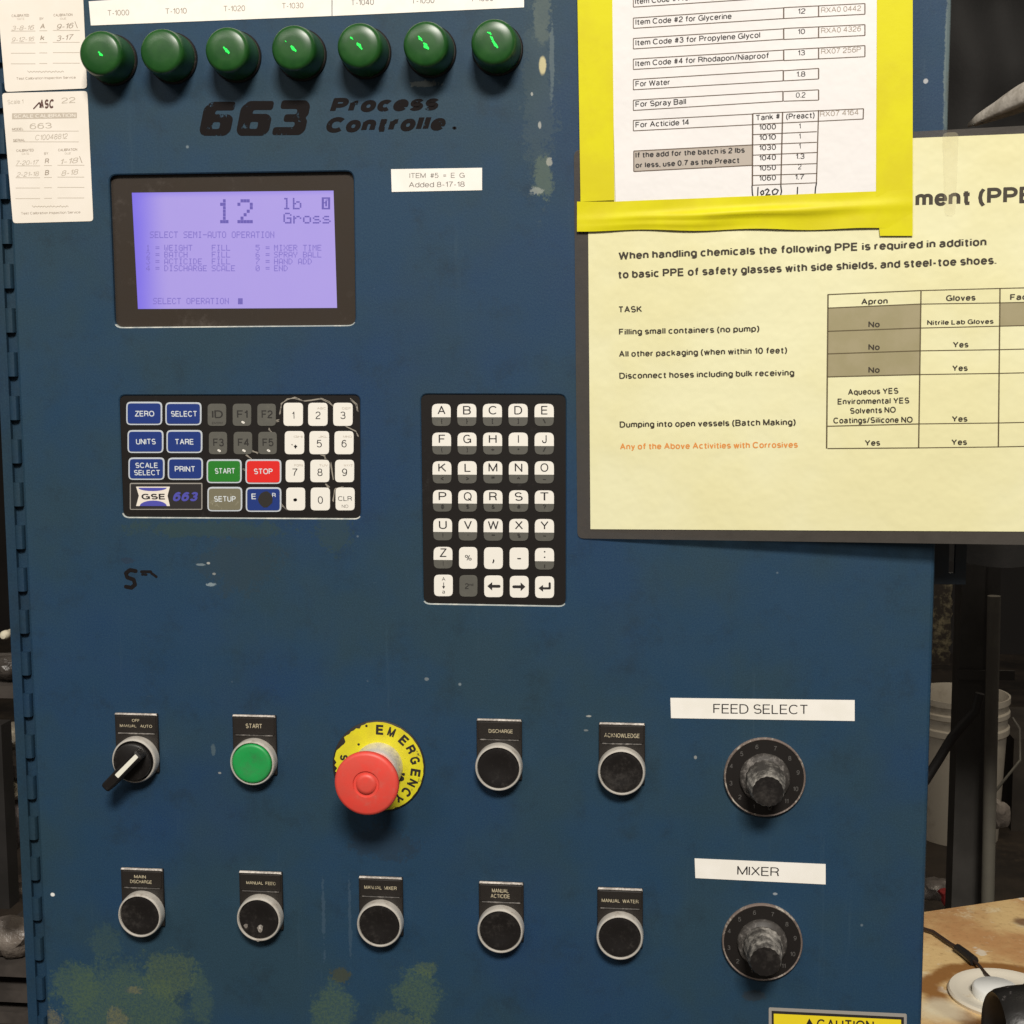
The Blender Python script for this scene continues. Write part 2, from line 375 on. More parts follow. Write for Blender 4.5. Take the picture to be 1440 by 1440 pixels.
SOFT = ((.062, .102, .062), (.085, .120, .052), (.20, .17, .08))
def paint_material(name, blobs=(), dark=1.0):
    """blue enamel: mottled, with grease, wear, the listed stains and painted shade (px centre, px radii, colour, strength, raggedness)"""
    k = NT(name)
    b1 = tuple(x * dark for x in (.0115, .0400, .085)); b2 = tuple(x * dark for x in (.0165, .041, .063)); b3 = tuple(x * dark for x in (.0085, .033, .100))
    c = k.mix(k.ramp(k.noise(9, 5, .6), .40, .62), b1, b2)
    c = k.mix(k.math('MULTIPLY', k.ramp(k.noise(5.3, 4, .5), .5, .68), .8), c, b3)
    fine = k.noise(1100, 4, .9); k.b.inputs['Specular IOR Level'].default_value = .26
    c = k.mix(k.math('MULTIPLY', k.ramp(fine, .40, .66), .50), c, tuple(x * 1.75 for x in b2))
    thin = k.ramp(k.noise(150, 4, .7, stretch=(1, 1, .03)), .62, .80)
    c = k.mix(k.math('MULTIPLY', k.math('MULTIPLY', thin, k.ramp(k.noise(7, 3), .45, .62)), .30), c, (.07, .11, .14))
    scr = k.ramp(k.noise(60, 3, .6, stretch=(1, 1, 9)), .70, .76)
    c = k.mix(k.math('MULTIPLY', k.math('MULTIPLY', scr, k.ramp(k.noise(31, 2), .55, .62)), .35), c, (.10, .14, .17))
    c = k.mix(k.math('MULTIPLY', k.ramp(k.noise(33, 6, .75), .50, .72), .38), c, (.012, .022, .030))
    # vertical runs of dried liquid
    run = k.ramp(k.noise(14, 5, .7, stretch=(6, 1, .35)), .60, .80)
    c = k.mix(k.math('MULTIPLY', run, .38), c, (.045, .085, .12))
    speck = k.math('MULTIPLY_ADD', k.ramp(k.noise(520, 5, .9), .36, .62), .75, .18)
    warp = k.noise(70, 6, .75); warp2 = k.noise(420, 5, .75)
    sx = k.n('ShaderNodeSeparateXYZ'); k.link(k.pos, sx.inputs[0]); X, Z = sx.outputs[0], sx.outputs[2]
    for (cx, cy, rx, ry, col, st, rag) in blobs:
        p = FACE.uv(cx, cy)
        dx = k.math('MULTIPLY', k.math('SUBTRACT', X, p.x), 2325 / rx); dz = k.math('MULTIPLY', k.math('SUBTRACT', Z, p.y + EYE), 2325 / ry)
        d = k.math('SQRT', k.math('ADD', k.math('MULTIPLY', dx, dx), k.math('MULTIPLY', dz, dz)))
        v = k.math('SUBTRACT', 1.0, d)
        v = k.math('ADD', v, k.math('MULTIPLY', k.math('SUBTRACT', warp, .5), rag * 2.2))
        v = k.math('ADD', v, k.math('MULTIPLY', k.math('SUBTRACT', warp2, .5), rag * 1.5))
        f_ = k.math('MULTIPLY', k.ramp(v, 0, .4 if col in SOFT else .35), st)
        if col in SOFT: f_ = k.math('MULTIPLY', f_, speck)
        c = k.mix(f_, c, col)
    # tiny chips and specks
    vor = k.n('ShaderNodeTexVoronoi'); vor.inputs['Scale'].default_value = 42; k.link(k.pos, vor.inputs['Vector'])
    sp = k.math('MULTIPLY', k.ramp(vor.outputs['Distance'], .055, .02), k.ramp(k.noise(23, 2), .56, .62))
    c = k.mix(k.math('MULTIPLY', sp, .6), c, (.25, .30, .32))
    k.link(c, k.b.inputs['Base Color'])
    k.link(k.math('MULTIPLY_ADD', k.noise(30, 5), .25, .42), k.b.inputs['Roughness'])
    k.bump(k.math('ADD', k.noise(650, 3), k.math('MULTIPLY', k.noise(60, 4), .8)), .18, .0004)
    return k.m

GRN, GRN2, OCH, PALE, DK = (.062, .102, .062), (.085, .120, .052), (.20, .17, .08), (.42, .42, .38), (.02, .022, .024)
blobs = [
    (175, 1440, 125, 118, GRN, .95, .55), (240, 1370, 50, 44, GRN2, .7, .9), (105, 1385, 46, 44, GRN, .85, .8), (150, 1325, 34, 30, (.062, .102, .062), .4, 1.2),
    (75, 1440, 22, 26, OCH, .6, 1.1), (165, 1435, 22, 22, OCH, .55, 1.3), (188, 1392, 14, 8, OCH, .6, 1.2), (282, 1400, 22, 55, GRN, .6, .8),
    (480, 1372, 17, 13, (.05, .055, .03), .75, 1.3), (468, 1425, 38, 58, GRN, .9, .7), (585, 1400, 42, 46, GRN, .95, .9), (600, 1362, 20, 14, GRN2, .7, 1.1), (560, 1440, 40, 30, GRN2, .6, .9),
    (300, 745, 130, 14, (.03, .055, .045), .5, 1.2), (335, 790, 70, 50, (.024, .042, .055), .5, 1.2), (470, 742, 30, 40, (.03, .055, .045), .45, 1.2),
    (758, 130, 24, 150, (.055, .085, .09), .35, 1.6), (776, 90, 4, 60, (.12, .16, .17), .55, .8), (762, 20, 14, 40, (.11, .14, .12), .5, 1.0),
    (764, 250, 15, 34, (.085, .12, .095), .7, 1.0), (755, 268, 10, 5, (.35, .37, .33), .5, 1.5), (773, 228, 5, 7, (.4, .4, .34), .6, 1.1),
    (763, 92, 6, 14, (.50, .45, .26), 1, .22), (759, 176, 3, 6, PALE, .7, .6), (748, 132, 2, 3, PALE, .7, .5),
    (297, 822, 9, 3.5, (.24, .3, .32), .8, 1.2), (293, 792, 3, 2, PALE, .8, .3), (282, 794, 8, 2, (.2, .25, .27), .7, .6), (301, 807, 3, 2, PALE, .5, .3),
    (74, 1258, 4, 3.5, (.75, .75, .72), 1, .2), (455, 1290, 3, 62, (.045, .08, .12), .6, 1.6), (492, 1290, 3, 72, (.045, .08, .12), .55, 1.6),
    (300, 1055, 4, 10, (.1, .14, .15), .5, .8), (309, 1087, 3, 2, PALE, .5, .3), (828, 1007, 5, 2, PALE, .7, .6), (824, 1027, 4, 2, (.2, .22, .22), .7, .5),
    (597, 118, 22, 5, (.2, .22, .2), .5, 1.4), (978, 1065, 2.5, 3, PALE, .5, .3), (1090, 1257, 4, 2.5, (.3, .33, .35), .8, .3), (600, 955, 4, 3, (.2, .23, .24), .7, .5),
    (1302, 114, 4, 4, (.5, .5, .5), .8, .3), (1333, 90, 6, 130, (.15, .19, .18), .7, .8), (1341, 70, 3, 25, (.55, .52, .28), .8, .5), (1339, 125, 9, 40, (.1, .11, .10), .6, .8),
    (540, 1185, 60, 30, (.018, .03, .045), .5, 1.2),  # cast shadow below the emergency stop, painted into the enamel
    (180, 788, 12, 5, (.02, .03, .05), .5, 1.0), (1060, 1400, 20, 10, (.03, .035, .04), .6, .6),
]
M = {}
M['door'] = paint_material('blue_enamel_worn', blobs)
M['blue'] = paint_material('blue_enamel', (), .8)
M['blue_dark'] = mat('blue_grey_enamel', (.02, .032, .045), .55, var=(.03, .035, .04))
M['black'] = mat('black_plastic', (.012, .010, .009), .45, spec=.3, dust=(.10, .09, .08), dlo=.56, dhi=.80, bscale=300, bstr=.15)
M['blackkey'] = mat('black_membrane', (.012, .010, .009), .42, dust=(.04, .036, .032), dlo=.58, dhi=.85, dscale=200, spec=.3)
M['plate'] = mat('black_legend_plate', (.014, .011, .009), .5, dust=(.10, .085, .07), dlo=.60, dhi=.86, dscale=500, bscale=500, bstr=.25)
M['scuff'] = mat('scuffed_edge', (.30, .27, .24), .6, dust=(.65, .60, .54), dlo=.42, dhi=.6, dscale=700)
M['cap'] = mat('black_button_cap', (.010, .0085, .008), .42, spec=.35, dust=(.034, .029, .025), dlo=.48, dhi=.75, dscale=260, bscale=200, bstr=.2)
M['chrome'] = mat('scuffed_chrome', (.74, .70, .63), .32, metal=.45, dust=(.22, .185, .15), dlo=.46, dhi=.70, dscale=230, bscale=260, bstr=.4, bdist=.0004)
M['steel'] = mat('dull_steel', (.42, .38, .33), .45, metal=.7, dust=(.12, .10, .08), dlo=.5, dhi=.7)
M['knob'] = mat('dusty_knob', (.04, .036, .032), .6, dust=(.50, .47, .42), dlo=.40, dhi=.68, dscale=160, bscale=200, bstr=.12)
M['skirt'] = mat('worn_knob_skirt', (.045, .04, .036), .5, dust=(.24, .22, .20), dlo=.46, dhi=.66, dscale=300)
M['dial'] = mat('dial_face', (.011, .009, .008), .5, spec=.3, dust=(.06, .05, .045), dlo=.6, dhi=.8)
M['dialnum'] = mat('dial_number', (.075, .07, .065), .6)
M['rim'] = mat('dial_rim', (.17, .13, .11), .5, dust=(.42, .38, .32), dlo=.5, dhi=.62)
M['white_print'] = mat('cream_engraving', (.46, .40, .27), .6, dust=(.06, .05, .035), dlo=.52, dhi=.62, dscale=700)
M['stripe'] = mat('cream_stripe', (.78, .76, .66), .5, dust=(.5, .45, .35), dlo=.58, dhi=.7)
M['green_lens'] = mat('green_lens', (.009, .062, .011), .34, var=(.016, .082, .015), vscale=90, dust=(.05, .075, .035), dlo=.56, dhi=.85, dscale=200)
M['painted_green_glint'] = mat('painted_green_glint', (.02, .5, .08), .3, emit=(.01, .75, .06), estr=1.0)  # emission standing in for green reflections inside the lens
M['green_cap'] = mat('green_button_cap', (.012, .30, .065), .45, dust=(.02, .20, .05), dlo=.45, dhi=.75, dscale=160, bscale=250, bstr=.2)
M['red_cap'] = mat('red_mushroom', (.72, .06, .042), .48, var=(.64, .07, .05), vscale=80, dust=(.52, .12, .09), dlo=.52, dhi=.8, dscale=220, bscale=260, bstr=.25)
M['yellow_ring'] = mat('yellow_ring', (.66, .60, .015), .5, var=(.60, .53, .02), vscale=100, dust=(.05, .04, .02), dlo=.60, dhi=.66, dscale=330)
M['ring_black'] = mat('worn_black', (.016, .013, .010), .6)
M['bezel'] = mat('smoked_bezel', (.036, .027, .020), .35, spec=.35, var=(.036, .028, .022), vscale=25, dust=(.07, .055, .045), dlo=.55, dhi=.8, dscale=120)
M['key_white'] = mat('white_key', (.80, .77, .70), .45, dust=(.52, .49, .36), dlo=.60, dhi=.78, dscale=300)
M['key_grey'] = mat('grey_key', (.095, .092, .078), .5, dust=(.12, .115, .09), dlo=.5, dhi=.8)
M['key_blue'] = mat('blue_key', (.012, .035, .19), .4, dust=(.05, .08, .2), dlo=.6, dhi=.8)
M['key_green'] = mat('green_key', (.02, .19, .02), .4, dust=(.18, .32, .12), dlo=.58, dhi=.68)
M['key_red'] = mat('red_key', (.70, .022, .018), .4)
M['key_olive'] = mat('olive_key', (.17, .155, .10), .5, dust=(.3, .28, .2), dlo=.56, dhi=.7)
M['key_border'] = mat('pale_key_border', (.50, .54, .58), .5, dust=(.3, .3, .28), dlo=.55, dhi=.75)
M['border_grey'] = mat('grey_key_border', (.30, .28, .25), .5)
M['ink'] = mat('black_ink', (.015, .012, .012), .6)
M['ink_grey'] = mat('faded_ink', (.20, .18, .16), .7)
M['ink_brown'] = mat('faded_brown_ink', (.33, .27, .21), .7)
M['ink_pale'] = mat('very_faded_ink', (.50, .44, .36), .7)
M['ink_dim'] = mat('dim_grey_ink', (.018, .016, .014), .6)
M['ink_white'] = mat('white_ink', (.62, .66, .68), .5)
M['ink_blue'] = mat('violet_blue_ink', (.07, .07, .38), .5)
M['paper'] = mat('white_paper', (.77, .745, .73), .6, var=(.74, .715, .70), vscale=12, bscale=11, bstr=.6, bdist=.003)
M['card'] = mat('cream_card', (.80, .74, .66), .5, var=(.76, .70, .61), vscale=18)
M['label'] = mat('white_label_tape', (.86, .83, .77), .42, var=(.82, .79, .72), vscale=60, bscale=150, bstr=.06)
M['yellow_tape'] = mat('yellow_tape', (.66, .61, .006), .5, spec=.2, var=(.61, .54, .01), vscale=30, bscale=30, bstr=.3, bdist=.001)
M['ppe'] = mat('pale_yellow_sheet', (.76, .735, .47), .32, var=(.73, .69, .40), vscale=9, dust=(.62, .52, .28), dlo=.60, dhi=.9, dscale=60, bscale=9, bstr=.7, bdist=.004)
M['ppe_ink'] = mat('brown_black_ink', (.035, .025, .012), .6)
M['ppe_line'] = mat('table_rule_ink', (.10, .075, .03), .6)
M['ppe_shade'] = mat('grey_shaded_cell', (.33, .285, .165), .5, var=(.30, .26, .14), vscale=60)
M['ppe_orange'] = mat('orange_ink', (.68, .26, .05), .6)
M['cell_grey'] = mat('grey_cell', (.44, .385, .33), .6)
M['line_brown'] = mat('brown_rule', (.11, .075, .05), .6)
M['film'] = None
def film(name, col, alpha):
    k = NT(name); k.b.inputs['Base Color'].default_value = (*col, 1); k.b.inputs['Roughness'].default_value = .3
    k.link(k.math('MULTIPLY_ADD', k.noise(90, 5), .35, alpha - .17, clamp=True), k.b.inputs['Alpha']); k.bump(k.noise(60, 4), .4, .001); return k.m
M['film'] = film('laminate_film', (.09, .08, .07), .52)
M['tape'] = film('clear_tape', (.70, .62, .40), .12)
def worn_print(name, col, lo, hi, sc):
    k = NT(name); k.b.inputs['Base Color'].default_value = (*col, 1); k.b.inputs['Roughness'].default_value = .8; k.b.inputs['Specular IOR Level'].default_value = .1
    k.link(k.ramp(k.noise(sc, 5, .7), lo, hi), k.b.inputs['Alpha']); return k.m
M['panel_print'] = worn_print('worn_panel_print', (.010, .008, .008), .34, .41, 170)

# ------------------------------------------------------------------ the cabinet
dl = FACE.uv(40, 880).x; dr = FACE.uv(1316, 765).x
ztop = FACE.uv(700, -190).y; zbot = -0.62
root = tag(empty('control_cabinet', (0, 0.1, EYE - 1.1)), 'blue steel control cabinet with green lamps, lit display, keypads and dials on its door', 'control cabinet')

lcd_hole = rpoly([FACE.uv(*p) for p in ((161, 460), (500, 457), (497, 240.5), (153, 246))], .0050)
pad1_hole = rpoly([FACE.uv(*p) for p in ((173, 727), (507, 729), (506, 555.4), (167.5, 556))], .0040)
pad2_hole = rpoly([FACE.uv(*p) for p in ((595.5, 848.5), (795.5, 852), (795.6, 555), (591.6, 554.4))], .0044)
holes = [ccw(h) for h in (lcd_hole, pad1_hole, pad2_hole)]
depths = [.0035, .0014, .0014]
outer = ccw(rpoly([Vector((dl, zbot)), Vector((dr, zbot)), Vector((dr, ztop)), Vector((dl, ztop))], .002, 3))
mb = MB()
front_outer = inset(outer, .0022)
holes_out = [inset(h, -.0007) for h in holes]
loops = [[Vector((p.x, p.y, 0)) for p in front_outer]] + [[Vector((p.x, p.y, 0)) for p in h[::-1]] for h in holes_out]
flatv = [p for l in loops for p in l]
mb.add([FACE.pt(p.x, p.y, 0) for p in flatv], [list(t) for t in tessellate_polygon(loops)])
for i, f in enumerate(mb.f):
    a, b, c = (mb.v[j] for j in f)
    if (b - a).cross(c - a).y > 0: mb.f[i] = f[::-1]
def strip(mb, pa, wa, pb, wb, mi=0):
    n = len(pa); vs = [FACE.pt(p.x, p.y, wa) for p in pa] + [FACE.pt(p.x, p.y, wb) for p in pb]
    mb.add(vs, [[i, (i + 1) % n, n + (i + 1) % n, n + i] for i in range(n)], mi)
strip(mb, outer, -.0022, inset(outer, .0008), -.0007); strip(mb, inset(outer, .0008), -.0007, front_outer, 0)
strip(mb, outer, -.022, outer, -.0022)
for h, ho, dpt in zip(holes, holes_out, depths):
    strip(mb, ho, 0, h, -.0006); strip(mb, h, -.0006, h, -dpt - .002)
    n_ = len(h); lo = min(p.y for p in h)                # light caught on each cut-out's lower lip, painted as a paler colour
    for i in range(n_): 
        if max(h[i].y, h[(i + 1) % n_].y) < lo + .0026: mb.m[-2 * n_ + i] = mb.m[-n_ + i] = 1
door = mb.build('door', [M['door'], mat('painted_lip_light', (.30, .33, .32), .5, dust=(.52, .52, .46), dlo=.45, dhi=.6, dscale=120)], root, (0, 0, EYE))
mb = MB(); mb.box((dl + .004, .023, EYE + zbot + .006), (dr - .004, .23, EYE + ztop - .006)); mb.build('enclosure', M['blue'], root)
# stand legs under the cabinet (below the picture)
mb = MB(); mb.box((dl + .03, .04, 0), (dl + .07, .20, EYE + zbot + .006)); lg = mb.build('leg', M['steel'], root)
copy_part(lg, ORG[lg.name] + Vector((dr - dl - .1, 0, 0)), root)

# piano hinge down the left edge
hx = dl - .0052
hz1 = EYE + ztop; hz0 = EYE + zbot
mb = MB(); mb.box((dl - .0125, .0002, hz0), (dl - .0062, .004, hz1)); mb.box((dl - .0062, .0034, hz0), (dl - .0004, .006, hz1)); mb.box((dl - .0122, .004, hz0), (dl - .0095, .03, hz1)); mb.build('hinge_leaf', M['blue'], root)
pitch = 62 / 2325 * 1.03
kn0 = None
nk = int((hz1 - hz0) / pitch)
for i in range(nk):
    z = hz0 + pitch * (i + .5)
    if kn0 is None:
        mb = MB(); pts = [(-.0030, .0034), (-.0030, .0006), (-.0020, -.0004), (0, -.0009), (.0018, -.0005), (.0026, .0006), (.0026, .0034)]
        zl, zh = z - pitch * .275, z + pitch * .275; hx = dl - .0034
        vs = [(hx + a, b, zl) for a, b in pts] + [(hx + a, b, zh) for a, b in pts]; n = len(pts)
        mb.add(vs, [[j, j + 1, n + j + 1, n + j] for j in range(n - 1)] + [list(range(n))[::-1], [n + j for j in range(n)]])
        kn0 = mb.build('hinge_knuckle', M['blue'], root, (hx, 0, z))
    else: copy_part(kn0, (hx, 0, z), root)

# latch bracket on the right, half behind the notice
mb = MB()
bx = [hit_y(x, y, .03) for x, y in ((1312, 740), (1358, 822), (1334, 806), (1345, 740))]
mb.box((bx[0].x, .03, bx[1].z), (bx[1].x, .034, bx[2].z)); mb.box((bx[0].x, .03, bx[2].z), (bx[2].x, .034, bx[0].z)); mb.box((bx[3].x, .03, bx[2].z), (bx[1].x, .034, bx[0].z))
mb.build('latch_bracket', M['blue_dark'], root)

# ---- display
q = [FACE.uv(*p) for p in ((161, 460), (500, 457), (497, 240.5), (153, 246))]
mb = MB(); mb.prism(FACE, rpoly([q[0] + Vector((-.001, -.001)), q[1] + Vector((.001, -.001)), q[2] + Vector((.001, .001)), q[3] + Vector((-.001, .001))], .004), -.0050, -.0032, 0)
disp = mb.build('display', M['bezel'], root)
SCR = [(194, 434.5), (474, 433), (469, 268), (185.4, 271)]
def lcd_material():
    k = NT('lcd_backlight'); sx = k.n('ShaderNodeSeparateXYZ'); k.link(k.pos, sx.inputs[0])
    a = FACE.uv(*SCR[3]); b = FACE.uv(*SCR[1])
    e = k.ramp(sx.outputs[0], a.x - .003, a.x + .022)
    e2 = k.ramp(sx.outputs[2], a.y + EYE + .001, a.y + EYE - .004)
    f = k.math('MULTIPLY', e, k.math('MULTIPLY_ADD', e2, .5, .5))
    c = k.mix(f, (.15, .10, .82), (.435, .335, .80)); c = k.mix(k.math('MULTIPLY', k.noise(40, 3), .25), c, (.33, .26, .80))
    k.link(c, k.b.inputs['Emission Color']); k.b.inputs['Emission Strength'].default_value = .86
    k.b.inputs['Base Color'].default_value = (.05, .05, .08, 1); k.b.inputs['Roughness'].default_value = .4; return k.m
M['lcd'] = lcd_material()
M['lcd_dot'] = mat('lcd_dot', (.02, .02, .05), .4, emit=(.12, .085, .38), estr=1)
M['lcd_dim'] = mat('lcd_faint_dot', (.02, .02, .05), .4, emit=(.19, .14, .50), estr=1)
F57 = dict(A='7E1111117E', B='7F49494936', C='3E41414122', D='7F4141221C', E='7F49494941', F='7F09090901', G='3E4149497A', H='7F0808087F', I='00417F4100',
    K='7F08142241', L='7F40404040', M='7F020C027F', N='7F0408107F', O='3E4141413E', P='7F09090906', R='7F09192946', S='4649494931', T='01017F0101', U='3F4040403F',
    W='3F4038403F', X='6314081463', Y='0708700807')
F57.update({'0': '3E5149453E', '1': '00427F4000', '2': '4261514946', '3': '2141454B31', '4': '1814127F10', '5': '2745454539', '6': '3C4A494930', '7': '0171090503', '8': '3649494936',
    '9': '064949291E', '=': '1414141414', '-': '0808080808', 'l': '00417F4000', 'b': '7F48444438', 'r': '7C08040408', 'o': '3844444438', 's': '4854545420', '#': '7F7F7F7F7F'})
mb = MB(); mb.flat(FACE, [FACE.uv(*p, -.0031) for p in SCR], -.0031, 0)
SW = -.0030
def lcd(s, x, y, dx, dy, mi, bold=1.0):
    """x, y: left and top in the display close-up (3.79 x, origin 140, 230)"""
    for i, ch in enumerate(s):
        if ch == ' ': continue
        h = F57[ch]
        for c in range(5):
            col = int(h[c * 2:c * 2 + 2], 16)
            for r_ in range(7):
                if col >> r_ & 1:
                    X = x + (i * 6 + c) * dx; Y = y + r_ * dy
                    a = FACE.uv(140 + X / 3.79, 230 + (Y + dy * .93) / 3.79, SW); b = FACE.uv(140 + (X + dx * .93) / 3.79, 230 + Y / 3.79, SW)
                    mb.flat(FACE, [a, Vector((b.x, a.y)), b, Vector((a.x, b.y))], SW, mi)
lcd('1', 628, 190, 15, 18.5, 1); lcd('2', 735, 190, 16.5, 18.5, 1)
lcd('lb', 975, 183, 9.2, 8.8, 1); lcd('Gross', 980, 262, 8.7, 8.3, 1)
a = FACE.uv(140 + 1185 / 3.79, 230 + 243 / 3.79, SW); b = FACE.uv(140 + 1228 / 3.79, 230 + 180 / 3.79, SW)
for (x0, y0, x1, y1) in ((1184, 180, 1229, 188), (1184, 236, 1229, 244), (1184, 188, 1196, 236), (1218, 188, 1229, 236), (1203, 198, 1212, 228), (1196, 206, 1203, 212), (1205, 192, 1218, 196)):
    mb.flat(FACE, [FACE.uv(140 + x / 3.79, 230 + y / 3.79, SW) for x, y in ((x0, y1), (x1, y1), (x1, y0), (x0, y0))], SW, 1)
lcd('SELECT SEMI-AUTO OPERATION', 268, 362, 4.28, 5.0, 2)
for i, (n1, a1, b1, n2, t2) in enumerate((('1', 'WEIGHT', 'FILL', '5', 'MIXER TIME'), ('2', 'BATCH', 'FILL', '6', 'SPRAY BALL'), ('3', 'ACTICIDE', 'FILL', '7', 'HAND ADD'), ('4', 'DISCHARGE', 'SCALE', '0', 'END'))):
    y = 433 + i * 36.5
    for s_, x in ((n1, 248), ('=', 298), (a1, 345), (b1, 598), (n2, 832), ('=', 885), (t2, 930)): lcd(s_, x, y, 4.28, 4.5, 2)
lcd('SELECT OPERATION', 285, 716, 4.25, 4.8, 2); lcd('#', 738, 718, 5, 4.6, 1)
scr = mb.build('screen', [M['lcd'], M['lcd_dot'], M['lcd_dim']], disp, smooth=0)

# ---- keypads
def Z1(x, y): return (150 + x / 3.892, 540 + y / 3.892)
def Z2(x, y): return (580 + x / 4.5, 540 + y / 4.5)
WK = -.0010
def keypad(hole, label):
    mb = MB(); mb.prism(FACE, inset(ccw(hole), -.0008), -.003, WK, 0)
    o = mb.build('keypad', M['blackkey'], root); tag(o, label); return o
def key(pad, Zf, x0, y0, x1, y1, fill, border=None, texts=(), r=.0030, split=None, extra=None):
    """texts: (string, x0, x1, baseline y, cap height, material) in close-up coordinates"""
    mats = [fill]; mb = MB()
    poly = rpoly([FACE.uv(*Zf(x, y), WK) for x, y in ((x0, y1), (x1, y1), (x1, y0), (x0, y0))], r, 4)
    top = WK + .0004
    if border:
        mats.append(border); mb.prism(FACE, poly, WK, top, 1, .0001); mb.prism(FACE, inset(ccw(poly), .0010), top, top + .0002, 0)
        top += .0002
    elif split:
        mats.append(M['key_grey']); mb.prism(FACE, poly, WK, top, 1, .00015)
        pt = rpoly([FACE.uv(*Zf(x, y), WK) for x, y in ((x0, y0 + (y1 - y0) * .5), (x1, y0 + (y1 - y0) * .5), (x1, y0), (x0, y0))], r, 4)
        lim = FACE.uv(*Zf(x0, split), WK).y
        pw = [Vector((p.x, max(p.y, lim))) for p in ccw(poly)]
        mb.prism(FACE, pw, top, top + .00012, 0); top += .00012
    else: mb.prism(FACE, poly, WK, top, 0, .00015)
    for t in texts:
        s_, a, b, y, cap, m = t[:6]; bold = t[6] if len(t) > 6 else 0
        if m not in mats: mats.append(m)
        mb.text(FACE, s_, Zf(a, y), Zf(b, y), cap, top + .00006, mats.index(m), bold)
    if extra:
        for kind, pts, wd, m in extra:
            if m not in mats: mats.append(m)
            if kind == 'stroke': mb.poly(FACE, [Zf(*p) for p in pts], wd, top + .00006, mats.index(m))
            else: mb.flat(FACE, [FACE.uv(*Zf(*p)) for p in pts], top + .00006, mats.index(m))
    return mb.build('key', mats, pad, smooth=30)
K = M
pad1 = keypad(pad1_hole, 'wide black keypad with blue function keys and white number keys')
WI, IK = M['ink_white'], M['ink']
B = .012
key(pad1, Z1, 108, 97, 305, 225, K['key_blue'], K['key_border'], [('ZERO', 153, 260, 178, 8, WI, B)])
key(pad1, Z1, 322, 100, 520, 226, K['key_blue'], K['key_border'], [('SELECT', 352, 492, 179, 8, WI, B)])
key(pad1, Z1, 115, 252, 312, 378, K['key_blue'], K['key_border'], [('UNITS', 160, 268, 331, 8, WI, B)])
key(pad1, Z1, 328, 252, 525, 378, K['key_blue'], K['key_border'], [('TARE', 375, 474, 332, 8, WI, B)])
key(pad1, Z1, 120, 402, 318, 525, K['key_blue'], K['key_border'], [('SCALE', 157, 278, 460, 7.5, WI, B), ('SELECT', 150, 290, 500, 7.5, WI, B)])
key(pad1, Z1, 335, 403, 528, 525, K['key_blue'], K['key_border'], [('PRINT', 372, 482, 481, 8, WI, B)])
key(pad1, Z1, 548, 412, 740, 543, K['key_green'], K['key_border'], [('START', 592, 700, 492, 8, WI, B)])
tag(key(pad1, Z1, 760, 412, 957, 547, K['key_red'], K['key_border'], [('STOP', 806, 908, 494, 8, WI, B)]), 'red STOP key')
key(pad1, Z1, 552, 563, 743, 697, K['key_olive'], K['key_border'], [('SETUP', 588, 706, 645, 8, WI, B)])
hole_pts = [(868 + math.cos(a * .45) * 40 * (1 + .05 * math.sin(a * 2.1)), 632 + math.sin(a * .45) * 44 * (1 + .05 * math.cos(a * 1.7))) for a in range(14)]
tag(key(pad1, Z1, 762, 565, 957, 700, K['key_blue'], K['key_border'], [('E', 792, 816, 631, 8, WI, B), ('R', 905, 925, 620, 6, WI, B)], extra=[('flat', hole_pts, 0, M['ring_black'])]), 'blue ENTER key worn through to a black hole')
# maker's badge
ell1 = [(172 + 78 * (1 - math.cos(t * math.pi / 12)), 568 + 18 * math.sin(t * math.pi / 12)) for t in range(13)]
ell2 = [(180 + 74 * (1 - math.cos(t * math.pi / 12)), 668 - 30 * math.sin(t * math.pi / 12)) for t in range(13)]
mb = MB(); mats = [M['ink_grey'], M['border_grey'], M['card'], M['ink_blue'], M['ink']]
po = rpoly([FACE.uv(*Z1(x, y), WK) for x, y in ((128, 688), (525, 688), (525, 541), (128, 541))], .001, 3)
mb.prism(FACE, po, WK, WK + .0004, 1); mb.prism(FACE, inset(ccw(po), .0007), WK + .0004, WK + .0006, 4)
tw = WK + .00066
mb.flat(FACE, [FACE.uv(*Z1(x, y)) for x, y in ((160, 668), (345, 668), (332, 612), (345, 562), (160, 562), (175, 612))], tw, 2)
mb.flat(FACE, [FACE.uv(*Z1(*p)) for p in ell1], tw + .00006, 3); mb.flat(FACE, [FACE.uv(*Z1(*p)) for p in ell2], tw + .00006, 3)
mb.text(FACE, 'GSE', Z1(190, 632), Z1(318, 632), 8, tw + .0001, 4, .02); mb.text(FACE, '663', Z1(362, 642), Z1(500, 642), 13, tw, 3, .03, .25)
tag(mb.build('badge', mats, pad1, smooth=30), 'maker badge strip with blue 663 lettering')
DIM = M['ink_dim']
for s_, x0, y0, x1, y1 in (('ID', 553, 108, 655, 230), ('F1', 690, 108, 792, 230), ('F2', 825, 108, 927, 230), ('F3', 560, 262, 660, 385), ('F4', 695, 262, 797, 385), ('F5', 830, 262, 932, 385)):
    ym = (y0 + y1) / 2 + 18; ex = [('stroke', [((x0 + x1) / 2, y1 - 22), ((x0 + x1) / 2 + 8, y1 - 18)], 3, M['key_white'])] if s_ not in ('ID', 'F2') else None
    tx = [(s_, x0 + 22, x1 - 20, ym, 11, DIM, .01)]
    if s_ == 'ID': tx.append(('ENTRY', x0 + 22, x1 - 20, y1 - 10, 3, DIM))
    key(pad1, Z1, x0, y0, x1, y1, K['key_grey'], None, tx, .0026, extra=ex)
